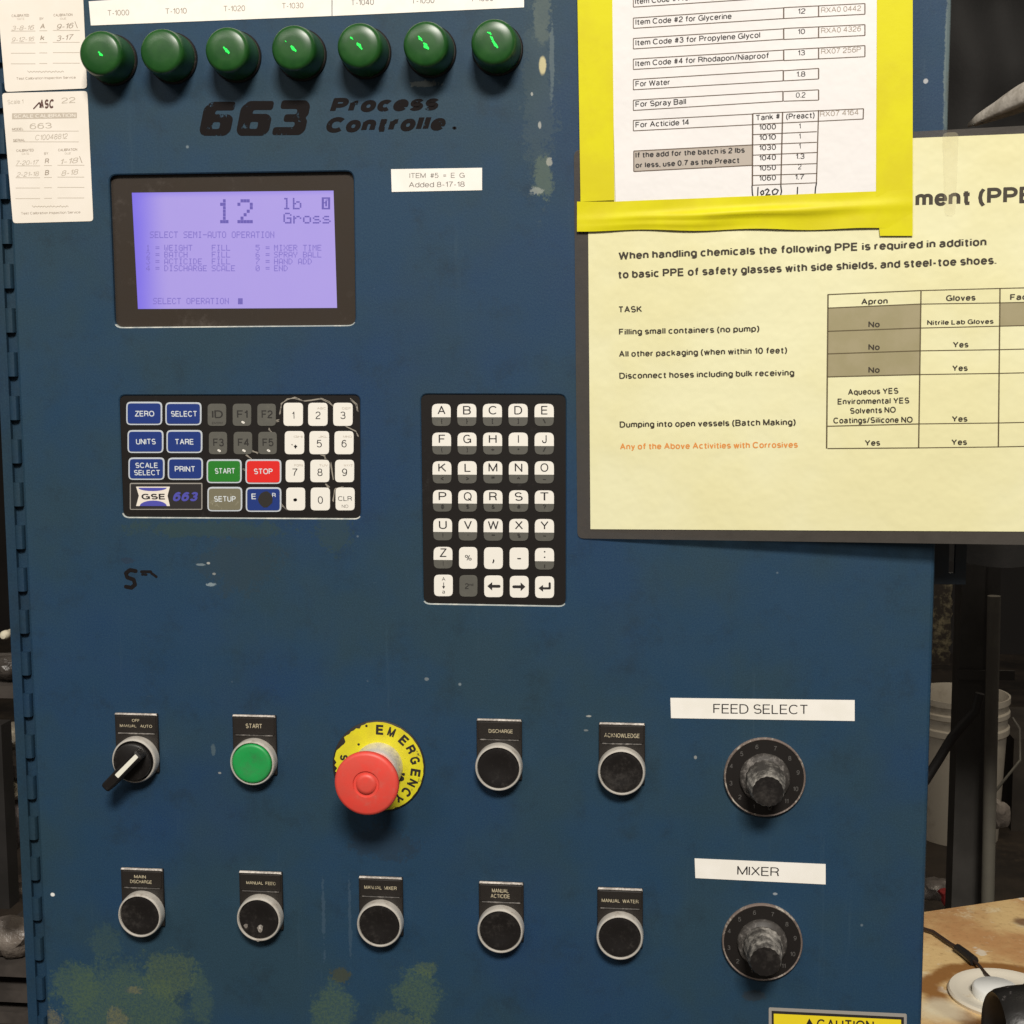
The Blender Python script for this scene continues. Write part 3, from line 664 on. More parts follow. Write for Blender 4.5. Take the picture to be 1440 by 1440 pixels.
for s_, x0, y0, x1, y1, sm in (('1', 968, 103, 1075, 230, ''), ('2', 1103, 103, 1210, 230, 'ABC'), ('3', 1240, 103, 1347, 230, 'DEF'), ('', 975, 258, 1082, 385, 'GHI'), ('5', 1110, 258, 1218, 385, 'JKL'),
        ('6', 1247, 258, 1352, 385, 'MNO'), ('7', 980, 415, 1083, 538, 'PQRS'), ('8', 1115, 415, 1220, 538, 'TUV'), ('9', 1250, 415, 1355, 538, 'WXYZ'), ('.', 983, 567, 1087, 692, ''), ('0', 1117, 567, 1223, 692, ''), ('CLR', 1253, 567, 1358, 692, '')):
    c = (x0 + x1) / 2; tx = []; ex = None
    if s_ == 'CLR': tx = [('CLR', c - 40, c + 36, 640, 6.5, IK), ('NO', c - 20, c + 16, 678, 4.5, M['ink_grey'])]
    elif s_ == '.': ex = [('stroke', [(1028, 635), (1033, 634)], 4.5, IK)]
    elif s_ == '': ex = [('stroke', [(1027, 342), (1038, 342)], 2.2, IK), ('stroke', [(1032, 336), (1032, 350)], 2, IK), ('stroke', [(1012, 332), (1015, 333)], 1.5, M['ink_grey'])]
    elif s_ == '1': tx = [('1', c - 8, c + 7, 192, 10.5, IK)]
    else: tx = [(s_, c - 15, c + 13, y0 + 89, 10.5, IK)]
    if sm: tx.append((sm, c - 6, c + 42, y0 + 36, 3, M['ink_pale']))
    key(pad1, Z1, x0, y0, x1, y1, K['key_white'], None, tx, .0026, extra=ex)
# scratched-through white lines on the number block
rnd = random.Random(3); mscr = mat('scratched_overlay', (.30, .27, .22), .6, dust=(.10, .09, .08), dlo=.5, dhi=.6, dscale=500)
for pts in ([(945, 165), (955, 110), (985, 85), (1030, 76), (1075, 95), (1110, 88), (1170, 78), (1215, 100), (1240, 120)], [(1330, 82), (1365, 110), (1370, 150)], [(865, 170), (905, 205), (940, 200)], [(885, 245), (910, 275)],
        [(775, 350), (800, 370), (825, 380)], [(585, 480), (640, 530)], [(760, 390), (790, 410)], [(1150, 385), (1190, 395), (1195, 410)], [(1310, 235), (1360, 260), (1372, 285)], [(1235, 640), (1245, 575), (1290, 565)], [(745, 470), (765, 470)], [(1225, 430), (1240, 520)], [(1195, 545), (1215, 570)], [(950, 660), (985, 690)]):
    mb = MB()
    for j in range(3):
        mb.poly(FACE, [Z1(x + rnd.uniform(-5, 5), y + rnd.uniform(-5, 5)) for x, y in pts], .9, WK + .00002 + j * 6e-6, 0)
    mb.build('scratch', mscr, pad1, smooth=0)

pad2 = keypad(pad2_hole, 'tall black letter keypad with white and grey keys')
rows = ['ABCDE', 'FGHIJ', 'KLMNO', 'PQRST', 'UVWXY']
subs = [['{', '}', '[', ']', '\\'], ['(', ')', '+', '*', '/'], ['<', '>', '=', '^', '_'], ['@', '$', '&', '#', '?'], ['!', "'", '"', '%', '~']]
X0 = [(124, 243), (284, 405), (446, 567), (608, 730), (773, 895)]; X6 = [(137, 256), (297, 412), (454, 574), (616, 736), (776, 897)]
Y = [(125, 267, 210), (307, 447, 392), (488, 630, 573), (670, 808, 755), (850, 990, 935), (1030, 1168, 1112), (1207, 1343, 0)]
YE = [(0, 0, 0), (0, 0, 0), (0, 0, 0), (3, 2, 2), (4, 4, 4), (7, 7, 8), (10, 12, 0)]
def cell(r_, c):
    t = r_ / 6; a, b = X0[c]; e, f = X6[c]; x0 = a + (e - a) * t; x1 = b + (f - b) * t; k = c / 4
    return x0, Y[r_][0] + YE[r_][0] * k, x1, Y[r_][1] + YE[r_][1] * k, Y[r_][2] + YE[r_][2] * k
for r_ in range(5):
    for c in range(5):
        x0, y0, x1, y1, sp = cell(r_, c); m_ = (x0 + x1) / 2; ch = rows[r_][c]
        hw = {'I': 3, 'J': 16, 'M': 29, 'W': 34, 'L': 19, 'E': 20, 'F': 20}.get(ch, 25)
        s2 = subs[r_][c]; h2 = {'!': 2, "'": 2, '|': 2, '{': 5, '}': 5, '[': 4, ']': 4, '(': 4, ')': 4, '*': 6}.get(s2, 10)
        ybase = y1 - 18 + (6 if s2 in '*^"\'' else 0) - (8 if s2 in '=_' else 0)
        key(pad2, Z2, x0, y0, x1, y1, K['key_white'], None, [(ch, m_ - hw, m_ + hw, sp - 17, 12, IK, .004), (s2, m_ - h2, m_ + h2, ybase, 6.5 if s2 not in '=_' else 6, DIM, .01)], .0034, split=sp)
for c, ch in enumerate(['Z', '%', ',', '-', ':']):
    x0, y0, x1, y1, sp = cell(5, c); m_ = (x0 + x1) / 2
    if ch == 'Z': key(pad2, Z2, x0, y0, x1, y1, K['key_white'], None, [('Z', m_ - 23, m_ + 23, sp - 17, 12, IK, .004), ('|', m_ - 2, m_ + 2, y1 - 20, 6, DIM)], .0034, split=sp)
    elif ch == ':': key(pad2, Z2, x0, y0, x1, y1, K['key_white'], None, (), .0034, split=sp, extra=[('stroke', [(m_ - 1, y0 + 25), (m_ + 1, y0 + 25)], 2, IK), ('stroke', [(m_ - 1, y0 + 60), (m_ + 1, y0 + 60)], 2, IK), ('stroke', [(m_, y1 - 30), (m_, y1 - 14)], 1.5, DIM)])
    elif ch == '%': key(pad2, Z2, x0, y0, x1, y1, K['key_white'], None, [('%', m_ - 21, m_ + 21, 1118, 8, IK)], .0030)
    elif ch == ',': key(pad2, Z2, x0, y0, x1, y1, K['key_white'], None, (), .0030, extra=[('stroke', [(m_, 1114), (m_ + 1, 1120), (m_ - 4, 1132)], 1.9, IK)])
    else: key(pad2, Z2, x0, y0, x1, y1, K['key_white'], None, (), .0030, extra=[('stroke', [(m_ - 9, 1106), (m_ + 9, 1106)], 1.8, IK)])
for c in range(5):
    x0, y0, x1, y1, sp = cell(6, c); m_ = (x0 + x1) / 2; ym = (y0 + y1) / 2
    if c == 0: key(pad2, Z2, x0, y0, x1, y1, K['key_white'], None, [('A', m_ - 11, m_ + 11, 1246, 5, IK), ('a', m_ - 9, m_ + 9, 1327, 5.5, IK)], .0030, extra=[('stroke', [(m_, 1258), (m_, 1285)], 1, IK), ('flat', [(m_, 1298), (m_ + 10, 1280), (m_ - 10, 1280)], 0, IK)])
    elif c == 1: key(pad2, Z2, x0, y0, x1, y1, K['key_grey'], None, [('2', m_ - 24, m_ + 2, 1298, 8, DIM, .01), ('nd', m_ + 4, m_ + 30, 1278, 3.5, DIM, .01)], .0030)
    elif c == 2: key(pad2, Z2, x0, y0, x1, y1, K['key_white'], None, (), .0030, extra=[('stroke', [(500, 1281), (548, 1281)], 4.2, IK), ('flat', [(473, 1280), (504, 1254), (504, 1308)], 0, IK)])
    elif c == 3: key(pad2, Z2, x0, y0, x1, y1, K['key_white'], None, (), .0030, extra=[('stroke', [(640, 1284), (690, 1284)], 4.2, IK), ('flat', [(714, 1284), (684, 1256), (684, 1312)], 0, IK)])
    else: key(pad2, Z2, x0, y0, x1, y1, K['key_white'], None, (), .0030, extra=[('stroke', [(868, 1262), (868, 1294), (820, 1294)], 3.2, IK), ('flat', [(797, 1293), (826, 1272), (826, 1316)], 0, IK)])

# ---- worn print on the door
DIGIT = {'6': ([(.20, 0), (.98, 0), (.98, .26), (.40, .26), (.38, .37), (.86, .37), (1, .48), (1, .86), (.86, 1), (.12, 1), (0, .86), (0, .20)], [(.38, .60), (.62, .60), (.62, .80), (.38, .80)]),
    '3': ([(.06, 0), (.86, 0), (1, .14), (1, .42), (.92, .50), (1, .58), (1, .86), (.86, 1), (-.04, 1), (-.04, .77), (.62, .77), (.62, .62), (.24, .62), (.24, .40), (.62, .40), (.62, .25), (.06, .25)], None)}
def digit(mb, x, y, w_, h_, which):
    """blocky italic digit; x, y top-left in photograph pixels"""
    out, hole = DIGIT[which]
    f = lambda p: FACE.uv(x + p[0] * w_ + (1 - p[1]) * h_ * .20, y + p[1] * h_)
    loops = [rpoly([f(p) for p in out], .0018, 3)] + ([rpoly([f(p) for p in hole], .0012, 3)[::-1]] if hole else [])
    loops = [[Vector((p.x, p.y, 0)) for p in l] for l in loops]; fl = [p for l in loops for p in l]
    base = [FACE.pt(p.x, p.y, .0001) for p in fl]
    mb.add(base, [list(t_) if (base[t_[1]] - base[t_[0]]).cross(base[t_[2]] - base[t_[0]]).y < 0 else list(t_)[::-1] for t_ in tessellate_polygon(loops)], 0)
mb = MB()
digit(mb, 279, 143, 44, 48, '6'); digit(mb, 331, 142, 46, 49, '6'); digit(mb, 384, 141, 44, 49, '3')
mb.text(FACE, 'Process', (464, 159), (617, 155), 21, .0001, 0, .042, .26)
mb.text(FACE, 'Controlle', (459, 187), (627, 183.5), 22, .0001, 0, .042, .26)
mb.poly(FACE, [(638, 180), (640, 180)], 4, .0001, 0)
tag(mb.build('door_lettering', M['panel_print'], root, smooth=0), 'worn black 663 Process Controller lettering')
mb = MB()
mb.poly(FACE, [(191, 803), (183, 801.5), (177, 806), (179, 812), (188, 815), (190, 822), (185, 826.5), (177, 825)], 6, .00008, 0)
mb.poly(FACE, [(199, 804), (212, 804)], 4.5, .0001, 0); mb.poly(FACE, [(200, 808), (206, 808)], 3.5, .00012, 0); mb.poly(FACE, [(213, 806), (220, 811)], 4, .00013, 0)
tag(mb.build('marker_writing', M['panel_print'], root, smooth=0), 'black handwritten S mark')

# ---- pilot lamps
MM = .001
lamps = [(160, 85), (244, 82.5), (333.5, 80.5), (425, 78), (515.5, 75), (606.5, 73), (700, 70)]
lamp0 = None; lamp_objs = []
org0 = FACE.uv(*lamps[0])
for i, p in enumerate(lamps):
    c = FACE.uv(*p); o3 = FACE.pt(c.x, c.y, 0)
    if lamp0 is None:
        mb = MB(); mb.lathe(FACE, c.x, c.y, [(15.2*MM, 0), (15.2*MM, 1.6*MM), (14.6*MM, 2.2*MM), (13*MM, 2.2*MM)], 48)
        lamp0 = mb.build('pilot_lamp', M['black'], root, o3)
        mb = MB(); mb.lathe(FACE, c.x, c.y, [(14.2*MM, 2.2*MM), (14.2*MM, 6*MM), (13.7*MM, 14*MM), (13.3*MM, 18*MM), (12.9*MM, 19.6*MM), (12.1*MM, 20.8*MM), (10.8*MM, 21.5*MM), (6*MM, 21.9*MM), (.01*MM, 22.0*MM)], 48)
        mb.build('lens', M['green_lens'], lamp0, o3)
        cur = lamp0
    else: cur = copy_part(lamp0, o3, root)
    lamp_objs.append(cur)
for i, p in enumerate(lamps):
    c = FACE.uv(*p); rr = random.Random(40 + i)
    for (x0, y0, x1, y1) in [[(-1, -1, 5, 5)], [], [(-3, -3, 5, 6)], [(-10, -9, -8, -7), (-2, -2, 5, 6)], [(-11, -11, -7, -7), (-2, -3, 5, 6)], [(-9, -10, -3, -3), (-2, -1, 5, 8)], [(-8, -12, -2, -9), (-4, -7, 0, -1), (-1, -1, 6, 9)]][i]:
        mb = MB(); a = Vector((x0, -y0)) / 2325; b = Vector((x1, -y1)) / 2325; d = b - a; n_ = Vector((-d.y, d.x)) * .22
        L_ = [a + d * t_ + n_ * (k_ * math.sin(math.pi * max(.12, min(.88, t_))) * rr.uniform(.5, 1.5)) for k_, ts in ((1, (0, .2, .4, .6, .8, 1)), (-1, (1, .8, .6, .4, .2, 0))) for t_ in ts]
        mb.flat(FACE, [c + q for q in L_], 22.2*MM, 0)
        mb.build('painted_glint', M['painted_green_glint'], lamp_objs[i], smooth=0)  # glowing slivers imitate glints from the lens's inner facets

# ---- push buttons
def legend(mb, c, lines, top=29.3, mi_w=2):
    """plate in mesh slots 0 plate, 1 scuffed edge, 2 lettering"""
    x0, x1 = c.x - 14.2*MM, c.x + 14.2*MM; y1 = c.y + top*MM; y0 = c.y - 9*MM
    mb.prism(FACE, rpoly([Vector((x0, y0)), Vector((x1, y0)), Vector((x1, y1)), Vector((x0, y1))], .0006, 2), 0, 2.2*MM, 0, .0004)
    mb.prism(FACE, [Vector((x0 + .0009, y1 - 12.3*MM)), Vector((x1 - .0009, y1 - 12.3*MM)), Vector((x1 - .0009, y1 - 1.5*MM)), Vector((x0 + .0009, y1 - 1.5*MM))], 2.2*MM, 2.7*MM, 0, .0003)
    mb.prism(FACE, [Vector((x0 + .0002, y1 - 1.0*MM)), Vector((x1 - .0002, y1 - 1.0*MM)), Vector((x1 - .0006, y1 + .25*MM)), Vector((x0 + .0006, y1 + .25*MM))], 1.4*MM, 3.2*MM, 1, .0005)
    mb.prism(FACE, [Vector((x0 + .002, y1 - 13.4*MM)), Vector((x1 - .002, y1 - 13.4*MM)), Vector((x1 - .002, y1 - 12.5*MM)), Vector((x0 + .002, y1 - 12.5*MM))], 2.2*MM, 2.9*MM, 3, .0003)
    for (s_, dx, yy, cap, wd) in lines:
        mb.textuv(FACE, s_, (c.x + dx*MM, y1 - yy*MM), 0, cap*MM, wd*MM, 2.78*MM, 2, .01, 0, True)
buttons = [
    ('selector_switch', (195, 1065), [('OFF', 0, 5.2, 1.9, 5), ('MANUAL', -5.2, 8.8, 1.9, 11), ('AUTO', 6.8, 8.8, 1.9, 8)], 'three position selector switch turned to the lower left'),
    ('push_button', (360, 1068), [('START', 0, 8.2, 3.0, 10.5)], 'green START push button'),
    ('push_button', (702.8, 1075), [('DISCHARGE', 1, 8.4, 2.4, 15)], 'black push button marked DISCHARGE'),
    ('push_button', (874.5, 1081), [('ACKNOWLEDGE', 0, 8.8, 2.7, 21.5)], 'black push button marked ACKNOWLEDGE'),
    ('push_button', (203, 1281), [('MAIN', -1, 6.2, 2.2, 8), ('DISCHARGE', -.5, 9.6, 2.3, 14.5)], 'black push button with two lines of faded gold lettering'),
    ('push_button', (369, 1286), [('MANUAL  FEED', .5, 8.2, 2.1, 19.5)], 'black push button marked MANUAL FEED with pale spots on its cap'),
    ('push_button', (537, 1294), [('MANUAL  MIXER', 0, 7.8, 2.3, 21)], 'black push button marked MANUAL MIXER'),
    ('push_button', (705.5, 1302), [('MANUAL', -.5, 6.4, 2.6, 10.5), ('ACTICIDE', -.5, 9.9, 2.6, 12)], 'black push button marked MANUAL ACTICIDE'),
    ('push_button', (872, 1311), [('MANUAL  WATER', 0, 8.9, 2.3, 23)], 'black push button marked MANUAL WATER'),
]
ring_me = cap_me = body_me = None
def ring_prof(): return [(14.7*MM, 2.2*MM), (14.6*MM, 7.4*MM), (14.3*MM, 8.4*MM), (13.9*MM, 8.9*MM), (13.4*MM, 9.0*MM), (13.0*MM, 8.4*MM), (12.95*MM, 7.0*MM)]
def ringmesh(mb, c, seg=56):
    prof = ring_prof(); vs = []; fs = []; n = len(prof)
    for r_, ww in prof:
        for k in range(seg):
            a = 2 * math.pi * k / seg; vs.append(FACE.pt(c.x + r_ * math.cos(a), c.y + r_ * math.sin(a), ww))
    for i in range(n - 1):
        for k in range(seg):
            j = (k + 1) % seg; fs.append([i * seg + k, i * seg + j, (i + 1) * seg + j, (i + 1) * seg + k])
    mb.add(vs, fs, 0)
capm = None; ringm = None; bodym = None
for name, p, lines, lab in buttons:
    c = FACE.uv(*p); o3 = FACE.pt(c.x, c.y, 0)
    def shared(me, nm, fn, mats, parent):
        if me is None:
            mb = MB(); fn(mb); o = mb.build(nm, mats, parent, o3); return o.data, o
        o = bpy.data.objects.new(nm, me); COL.objects.link(o); place(o, o3, parent); return me, o
    bodym, b = shared(bodym, name, lambda mb: mb.lathe(FACE, c.x, c.y, [(12.9*MM, 0), (12.9*MM, 7.3*MM), (11.9*MM, 7.3*MM)], 32), M['black'], root)
    tag(b, lab)
    mb = MB(); legend(mb, c, lines); mb.build('legend_plate', [M['plate'], M['scuff'], M['white_print'], M['skirt']], b, o3, 30)
    ringm, rg = shared(ringm, 'bezel_ring', lambda mb: ringmesh(mb, c), M['chrome'], b)
    if name == 'selector_switch':
        mb = MB(); mb.lathe(FACE, c.x, c.y, [(12*MM, 7.3*MM), (12.3*MM, 10*MM), (12*MM, 12*MM), (11*MM, 12.6*MM), (0.01, 12.6*MM)][:4] + [(.01*MM, 12.6*MM)], 40); mb.build('switch_disc', M['cap'], b, o3)
        # lever, long towards lower left
        ang = R(225); d = Vector((math.cos(ang), math.sin(ang))); n_ = Vector((-d.y, d.x))
        mb = MB(); tip, tail = c + d * 21*MM, c - d * 12.0*MM
        pl = rpoly([tail - n_ * 3.7*MM, tip - n_ * 3.2*MM, tip + n_ * 3.2*MM, tail + n_ * 3.7*MM], .0022, 4)
        mb.prism(FACE, pl, 12.6*MM, 22*MM, 0, .0012)
        s0, s1 = c - d * 11*MM, c + d * 8.5*MM; mb.prism(FACE, rpoly([s0 - n_ * 1.35*MM, s1 - n_ * 1.5*MM, s1 + n_ * 1.5*MM, s0 + n_ * 1.35*MM], .0005, 2), 22*MM, 22.25*MM, 1)
        mb.build('lever', [M['cap'], M['stripe']], b, o3)
    elif 'green' in lab:
        mb = MB(); mb.lathe(FACE, c.x, c.y, [(12.6*MM, 6*MM), (12.6*MM, 9.3*MM), (12.1*MM, 9.9*MM), (10.8*MM, 10.2*MM), (7*MM, 9.9*MM), (.01*MM, 9.6*MM)], 48); mb.build('cap', M['green_cap'], b, o3)
    else:
        def capf(mb): mb.lathe(FACE, c.x, c.y, [(12.85*MM, 6*MM), (12.85*MM, 7.6*MM), (12.4*MM, 8.2*MM), (10.6*MM, 8.4*MM), (7*MM, 7.7*MM), (.01*MM, 7.3*MM)], 48)
        capm, cp = shared(capm, 'cap', capf, M['cap'], b)
        if 'pale spots' in lab:
            mb = MB()
            for (x, y, rx, ry) in ((346, 1302, 3, 3.5), (366, 1306, 4, 6), (363, 1322, 3.5, 2)):
                q = FACE.uv(x, y, 8*MM); mb.prism(FACE, [q + Vector((math.cos(k * .7) * rx * (1 + .3 * math.sin(k * 2)), math.sin(k * .7) * ry)) / 2400 for k in range(9)], 7.4*MM, 8.55*MM, 0)
            mb.build('dried_splash', mat('dried_splash', (.17, .15, .13), .6, dust=(.45, .42, .38), dlo=.5, dhi=.6, dscale=600), b)

# ---- emergency stop
c = FACE.uv(533, 1077); o3 = FACE.pt(c.x, c.y, 0)
mb = MB()
seg = 90; rr = random.Random(11); Ro, Ri = 29.6*MM, 10*MM
mb.lathe(FACE, c.x, c.y, [(Ro, 0), (Ro, 1.0*MM), (Ro - .3*MM, 1.2*MM)], 72, 1)
outl = []
for k in range(seg):
    a = 2 * math.pi * k / seg; deg = math.degrees(a) % 360
    worn = .8*MM + (rr.random() ** 2) * (2.8*MM if 95 < deg < 205 else (1.2*MM if 270 < deg < 300 else .3*MM))
    outl.append(c + Vector((math.cos(a), math.sin(a))) * (Ro - worn))
mb.flat(FACE, outl, 1.3*MM, 0)
for ch, ang in zip('EMERGENCY', (2.5, 21, 43, 61, 79, 98, 115, 132, 147.5)):
    a = R(90 - ang); pc = c + Vector((math.cos(a), math.sin(a))) * 20.6*MM
    mb.textuv(FACE, ch, pc, R(-ang), 6.4*MM, 4.7*MM, 1.38*MM, 1, .03, 0, True)
for ch, ang in (('S', 283),):
    a = R(90 - ang); pc = c + Vector((math.cos(a), math.sin(a))) * 20.3*MM
    mb.textuv(FACE, ch, pc, R(-ang), 5.0*MM, 4.0*MM, 1.38*MM, 1 if ch == 'S' else 1, .03, 0, True)
for (x, y, s_) in ((565, 1094, 4.5), (561, 1090, 3), (568, 1088, 2.5), (560, 1098, 3), (505, 1046, 2), (516, 1020, 2)):
    q = FACE.uv(x, y); mb.flat(FACE, [q + Vector((math.cos(k * .9 + x), math.sin(k * .9 + x))) * s_ / 2325 * (1 + .5 * math.sin(k * 3.1)) for k in range(7)], 1.42*MM, 1)
es = mb.build('emergency_stop', [M['yellow_ring'], M['ring_black']], root, o3); tag(es, 'red mushroom emergency stop on a worn yellow ring')
mb = MB(); mb.lathe(FACE, c.x, c.y, [(15.6*MM, 1.3*MM), (15.6*MM, 6*MM), (14.8*MM, 8*MM), (14.2*MM, 13*MM), (13.4*MM, 14*MM), (11*MM, 14*MM)], 48); mb.build('collar', M['chrome'], es, o3)
mb = MB(); mb.lathe(FACE, c.x, c.y, [(12.4*MM, 13*MM), (12.6*MM, 17*MM), (13.6*MM, 22*MM), (18.6*MM, 32.5*MM), (19.7*MM, 34.4*MM), (19.8*MM, 36.3*MM), (19.2*MM, 37.6*MM), (17.6*MM, 38.2*MM), (8.2*MM, 38.4*MM), (7.7*MM, 37.5*MM), (6.4*MM, 37.5*MM), (5.9*MM, 38.6*MM), (4*MM, 38.8*MM), (.01*MM, 38.9*MM)], 64)
mb.build('mushroom_head', M['red_cap'], es, o3, 60)

# ---- dials
NUMS = [(12, 925, 545), (1, 853, 540), (2, 787, 497), (3, 745, 432), (4, 745, 350), (5, 793, 290), (6, 862, 255), (7, 947, 260), (8, 1013, 305), (9, 1052, 372), (10, 1043, 450), (11, 1002, 510)]
d0 = None
for p in ((1075, 1092), (1071.5, 1323.5)):
    c = FACE.uv(*p); o3 = FACE.pt(c.x, c.y, 0)
    if d0 is None:
        mb = MB(); mb.lathe(FACE, c.x, c.y, [(24.7*MM, 0), (24.7*MM, 2.4*MM), (24.2*MM, 3.0*MM), (23.6*MM, 2.6*MM), (23.5*MM, 2.2*MM)], 72, 0)
        mb.lathe(FACE, c.x, c.y, [(23.5*MM, 2.2*MM), (15*MM, 2.3*MM)], 72, 1)
        for n_, x, y in NUMS:
            q = Vector((x - 900, -(y - 400))) / 3.273 / 2325 * 1.0
            mb.textuv(FACE, str(n_), c + q + Vector((0, -1.3*MM)), 0, 2.9*MM, None, 2.45*MM, 2, .01, 0, True)
        d0 = mb.build('dial', [M['rim'], M['dial'], M['dialnum']], root, o3)
        mb = MB(); mb.lathe(FACE, c.x, c.y, [(15.2*MM, 2.3*MM), (15.2*MM, 4.2*MM), (14.4*MM, 5.2*MM), (12.4*MM, 7*MM)], 56, 0)
        # fluted grip
        seg = 64; vs = []; fs = []; prof = [(12.0, 6.5), (11.4, 12), (10.2, 24), (9.6, 28), (9.0, 29.4)]
        for r_, ww in prof:
            for k in range(seg):
                a = 2 * math.pi * k / seg; q = r_ * (1 + .022 * math.sin(a * 16)); vs.append(FACE.pt(c.x + q*MM * math.cos(a), c.y + q*MM * math.sin(a), ww*MM))
        for i in range(len(prof) - 1):
            for k in range(seg):
                j = (k + 1) % seg; fs.append([i * seg + k, i * seg + j, (i + 1) * seg + j, (i + 1) * seg + k])
        mb.add(vs, fs, 1); mb.add([vs[(len(prof) - 1) * seg + k] for k in range(seg)], [list(range(seg))], 2)
        mb.build('knob', [M['skirt'], M['knob'], M['cap']], d0, o3)
        cur = d0
    else: cur = copy_part(d0, o3, root)
    tag(cur, 'upper numbered dial with a dusty black knob' if p[1] < 1200 else 'lower numbered dial with a dusty black knob')

# ------------------------------------------------------------------ labels and stickers on the door
def label_strip(name, corners, texts, lab, cat, group=None, mats=None, r=0, th=.0003, extra=None, w0=0.0):
    mb = MB(); mats = mats or [M['label'], M['ink']]
    poly = rpoly([FACE.uv(*p) for p in corners], r, 4)
    mb.prism(FACE, poly, w0, w0 + th, 0)
    for t in texts: mb.text(FACE, t[0], t[1], t[2], t[3], w0 + th + .00005, t[4], t[5] if len(t) > 5 else 0)
    if extra: extra(mb, w0 + th + .00005)
    o = mb.build(name, mats, None, smooth=0); return tag(o, lab, cat, group)
label_strip('label_strip', [(128, 36), (466.5, 22.6), (466.5, -20), (125, 2)], [(f'T-{n}', (x - 15, y + 4.5), (x + 15, y + 3.6), 8, 1) for n, x, y in ((1000, 167, 18), (1010, 248, 15.5), (1020, 330, 12), (1030, 412, 8))],
    'white label strip reading T-1000 to T-1030 above the four left green lamps', 'label', mats=[M['label'], M['ink_brown']])
label_strip('label_strip', [(467.6, 22.6), (737, 10.5), (737, -30), (467.6, -20)], [(f'T-{n}', (x - 16, y + 5), (x + 16, y + 4), 8.5, 1) for n, x, y in ((1040, 510, 3), (1050, 595, .5), (1060, 678, -2.5))],
    'white label strip reading T-1040 to T-1060 above the three right green lamps', 'label', mats=[M['label'], M['ink_grey']])
label_strip('label_strip', [(551, 270), (678, 267.5), (678, 236), (550, 238)], [('ITEM  #5  =  E  G', (576, 250.5), (653.6, 250), 7, 1), ('Added 8-17-18', (575, 263.7), (653.6, 262.7), 7.5, 1)],
    'small white label reading ITEM #5 = E G beside the yellow taped notice', 'label', mats=[M['label'], M['ink_grey']])
label_strip('label_strip', [(943.6, 1009.7), (1201.8, 1013.7), (1201.8, 984.4), (942.7, 981.3)], [('FEED SELECT', (1003, 1003), (1135.5, 1004.4), 13.4, 1, -.003)],
    'white label strip reading FEED SELECT over the upper dial', 'label')
label_strip('label_strip', [(977.8, 1234.5), (1161, 1243.5), (1161, 1215), (976.8, 1207)], [('MIXER', (1036.4, 1230), (1095.5, 1232.3), 12.6, 1, -.003)],
    'white label strip reading MIXER over the lower dial', 'label')
def caution(mb, w_):
    mb.flat(FACE, [FACE.uv(*p) for p in ((1086, 1530), (1271, 1538), (1271, 1430), (1085, 1421))], w_, 1)
    mb.flat(FACE, [FACE.uv(*p) for p in ((1089, 1526), (1267, 1534), (1267, 1433.5), (1088, 1425))], w_ + .00006, 2)
    mb.flat(FACE, [FACE.uv(*p) for p in ((1130, 1447), (1147, 1447), (1138, 1431.5))], w_ + .0001, 1)
    mb.text(FACE, 'CAUTION', (1148.5, 1448), (1229, 1450.5), 15.5, w_ + .0001, 1, .01)
label_strip('warning_sign', [(1081, 1540), (1275, 1546), (1275, 1425.5), (1081, 1416.5)], [], 'yellow CAUTION sticker with a silver edge at the bottom of the door', 'sign', mats=[M['border_grey'], M['ink'], mat('sign_yellow', (.78, .62, .02), .4)], r=.001, extra=caution)

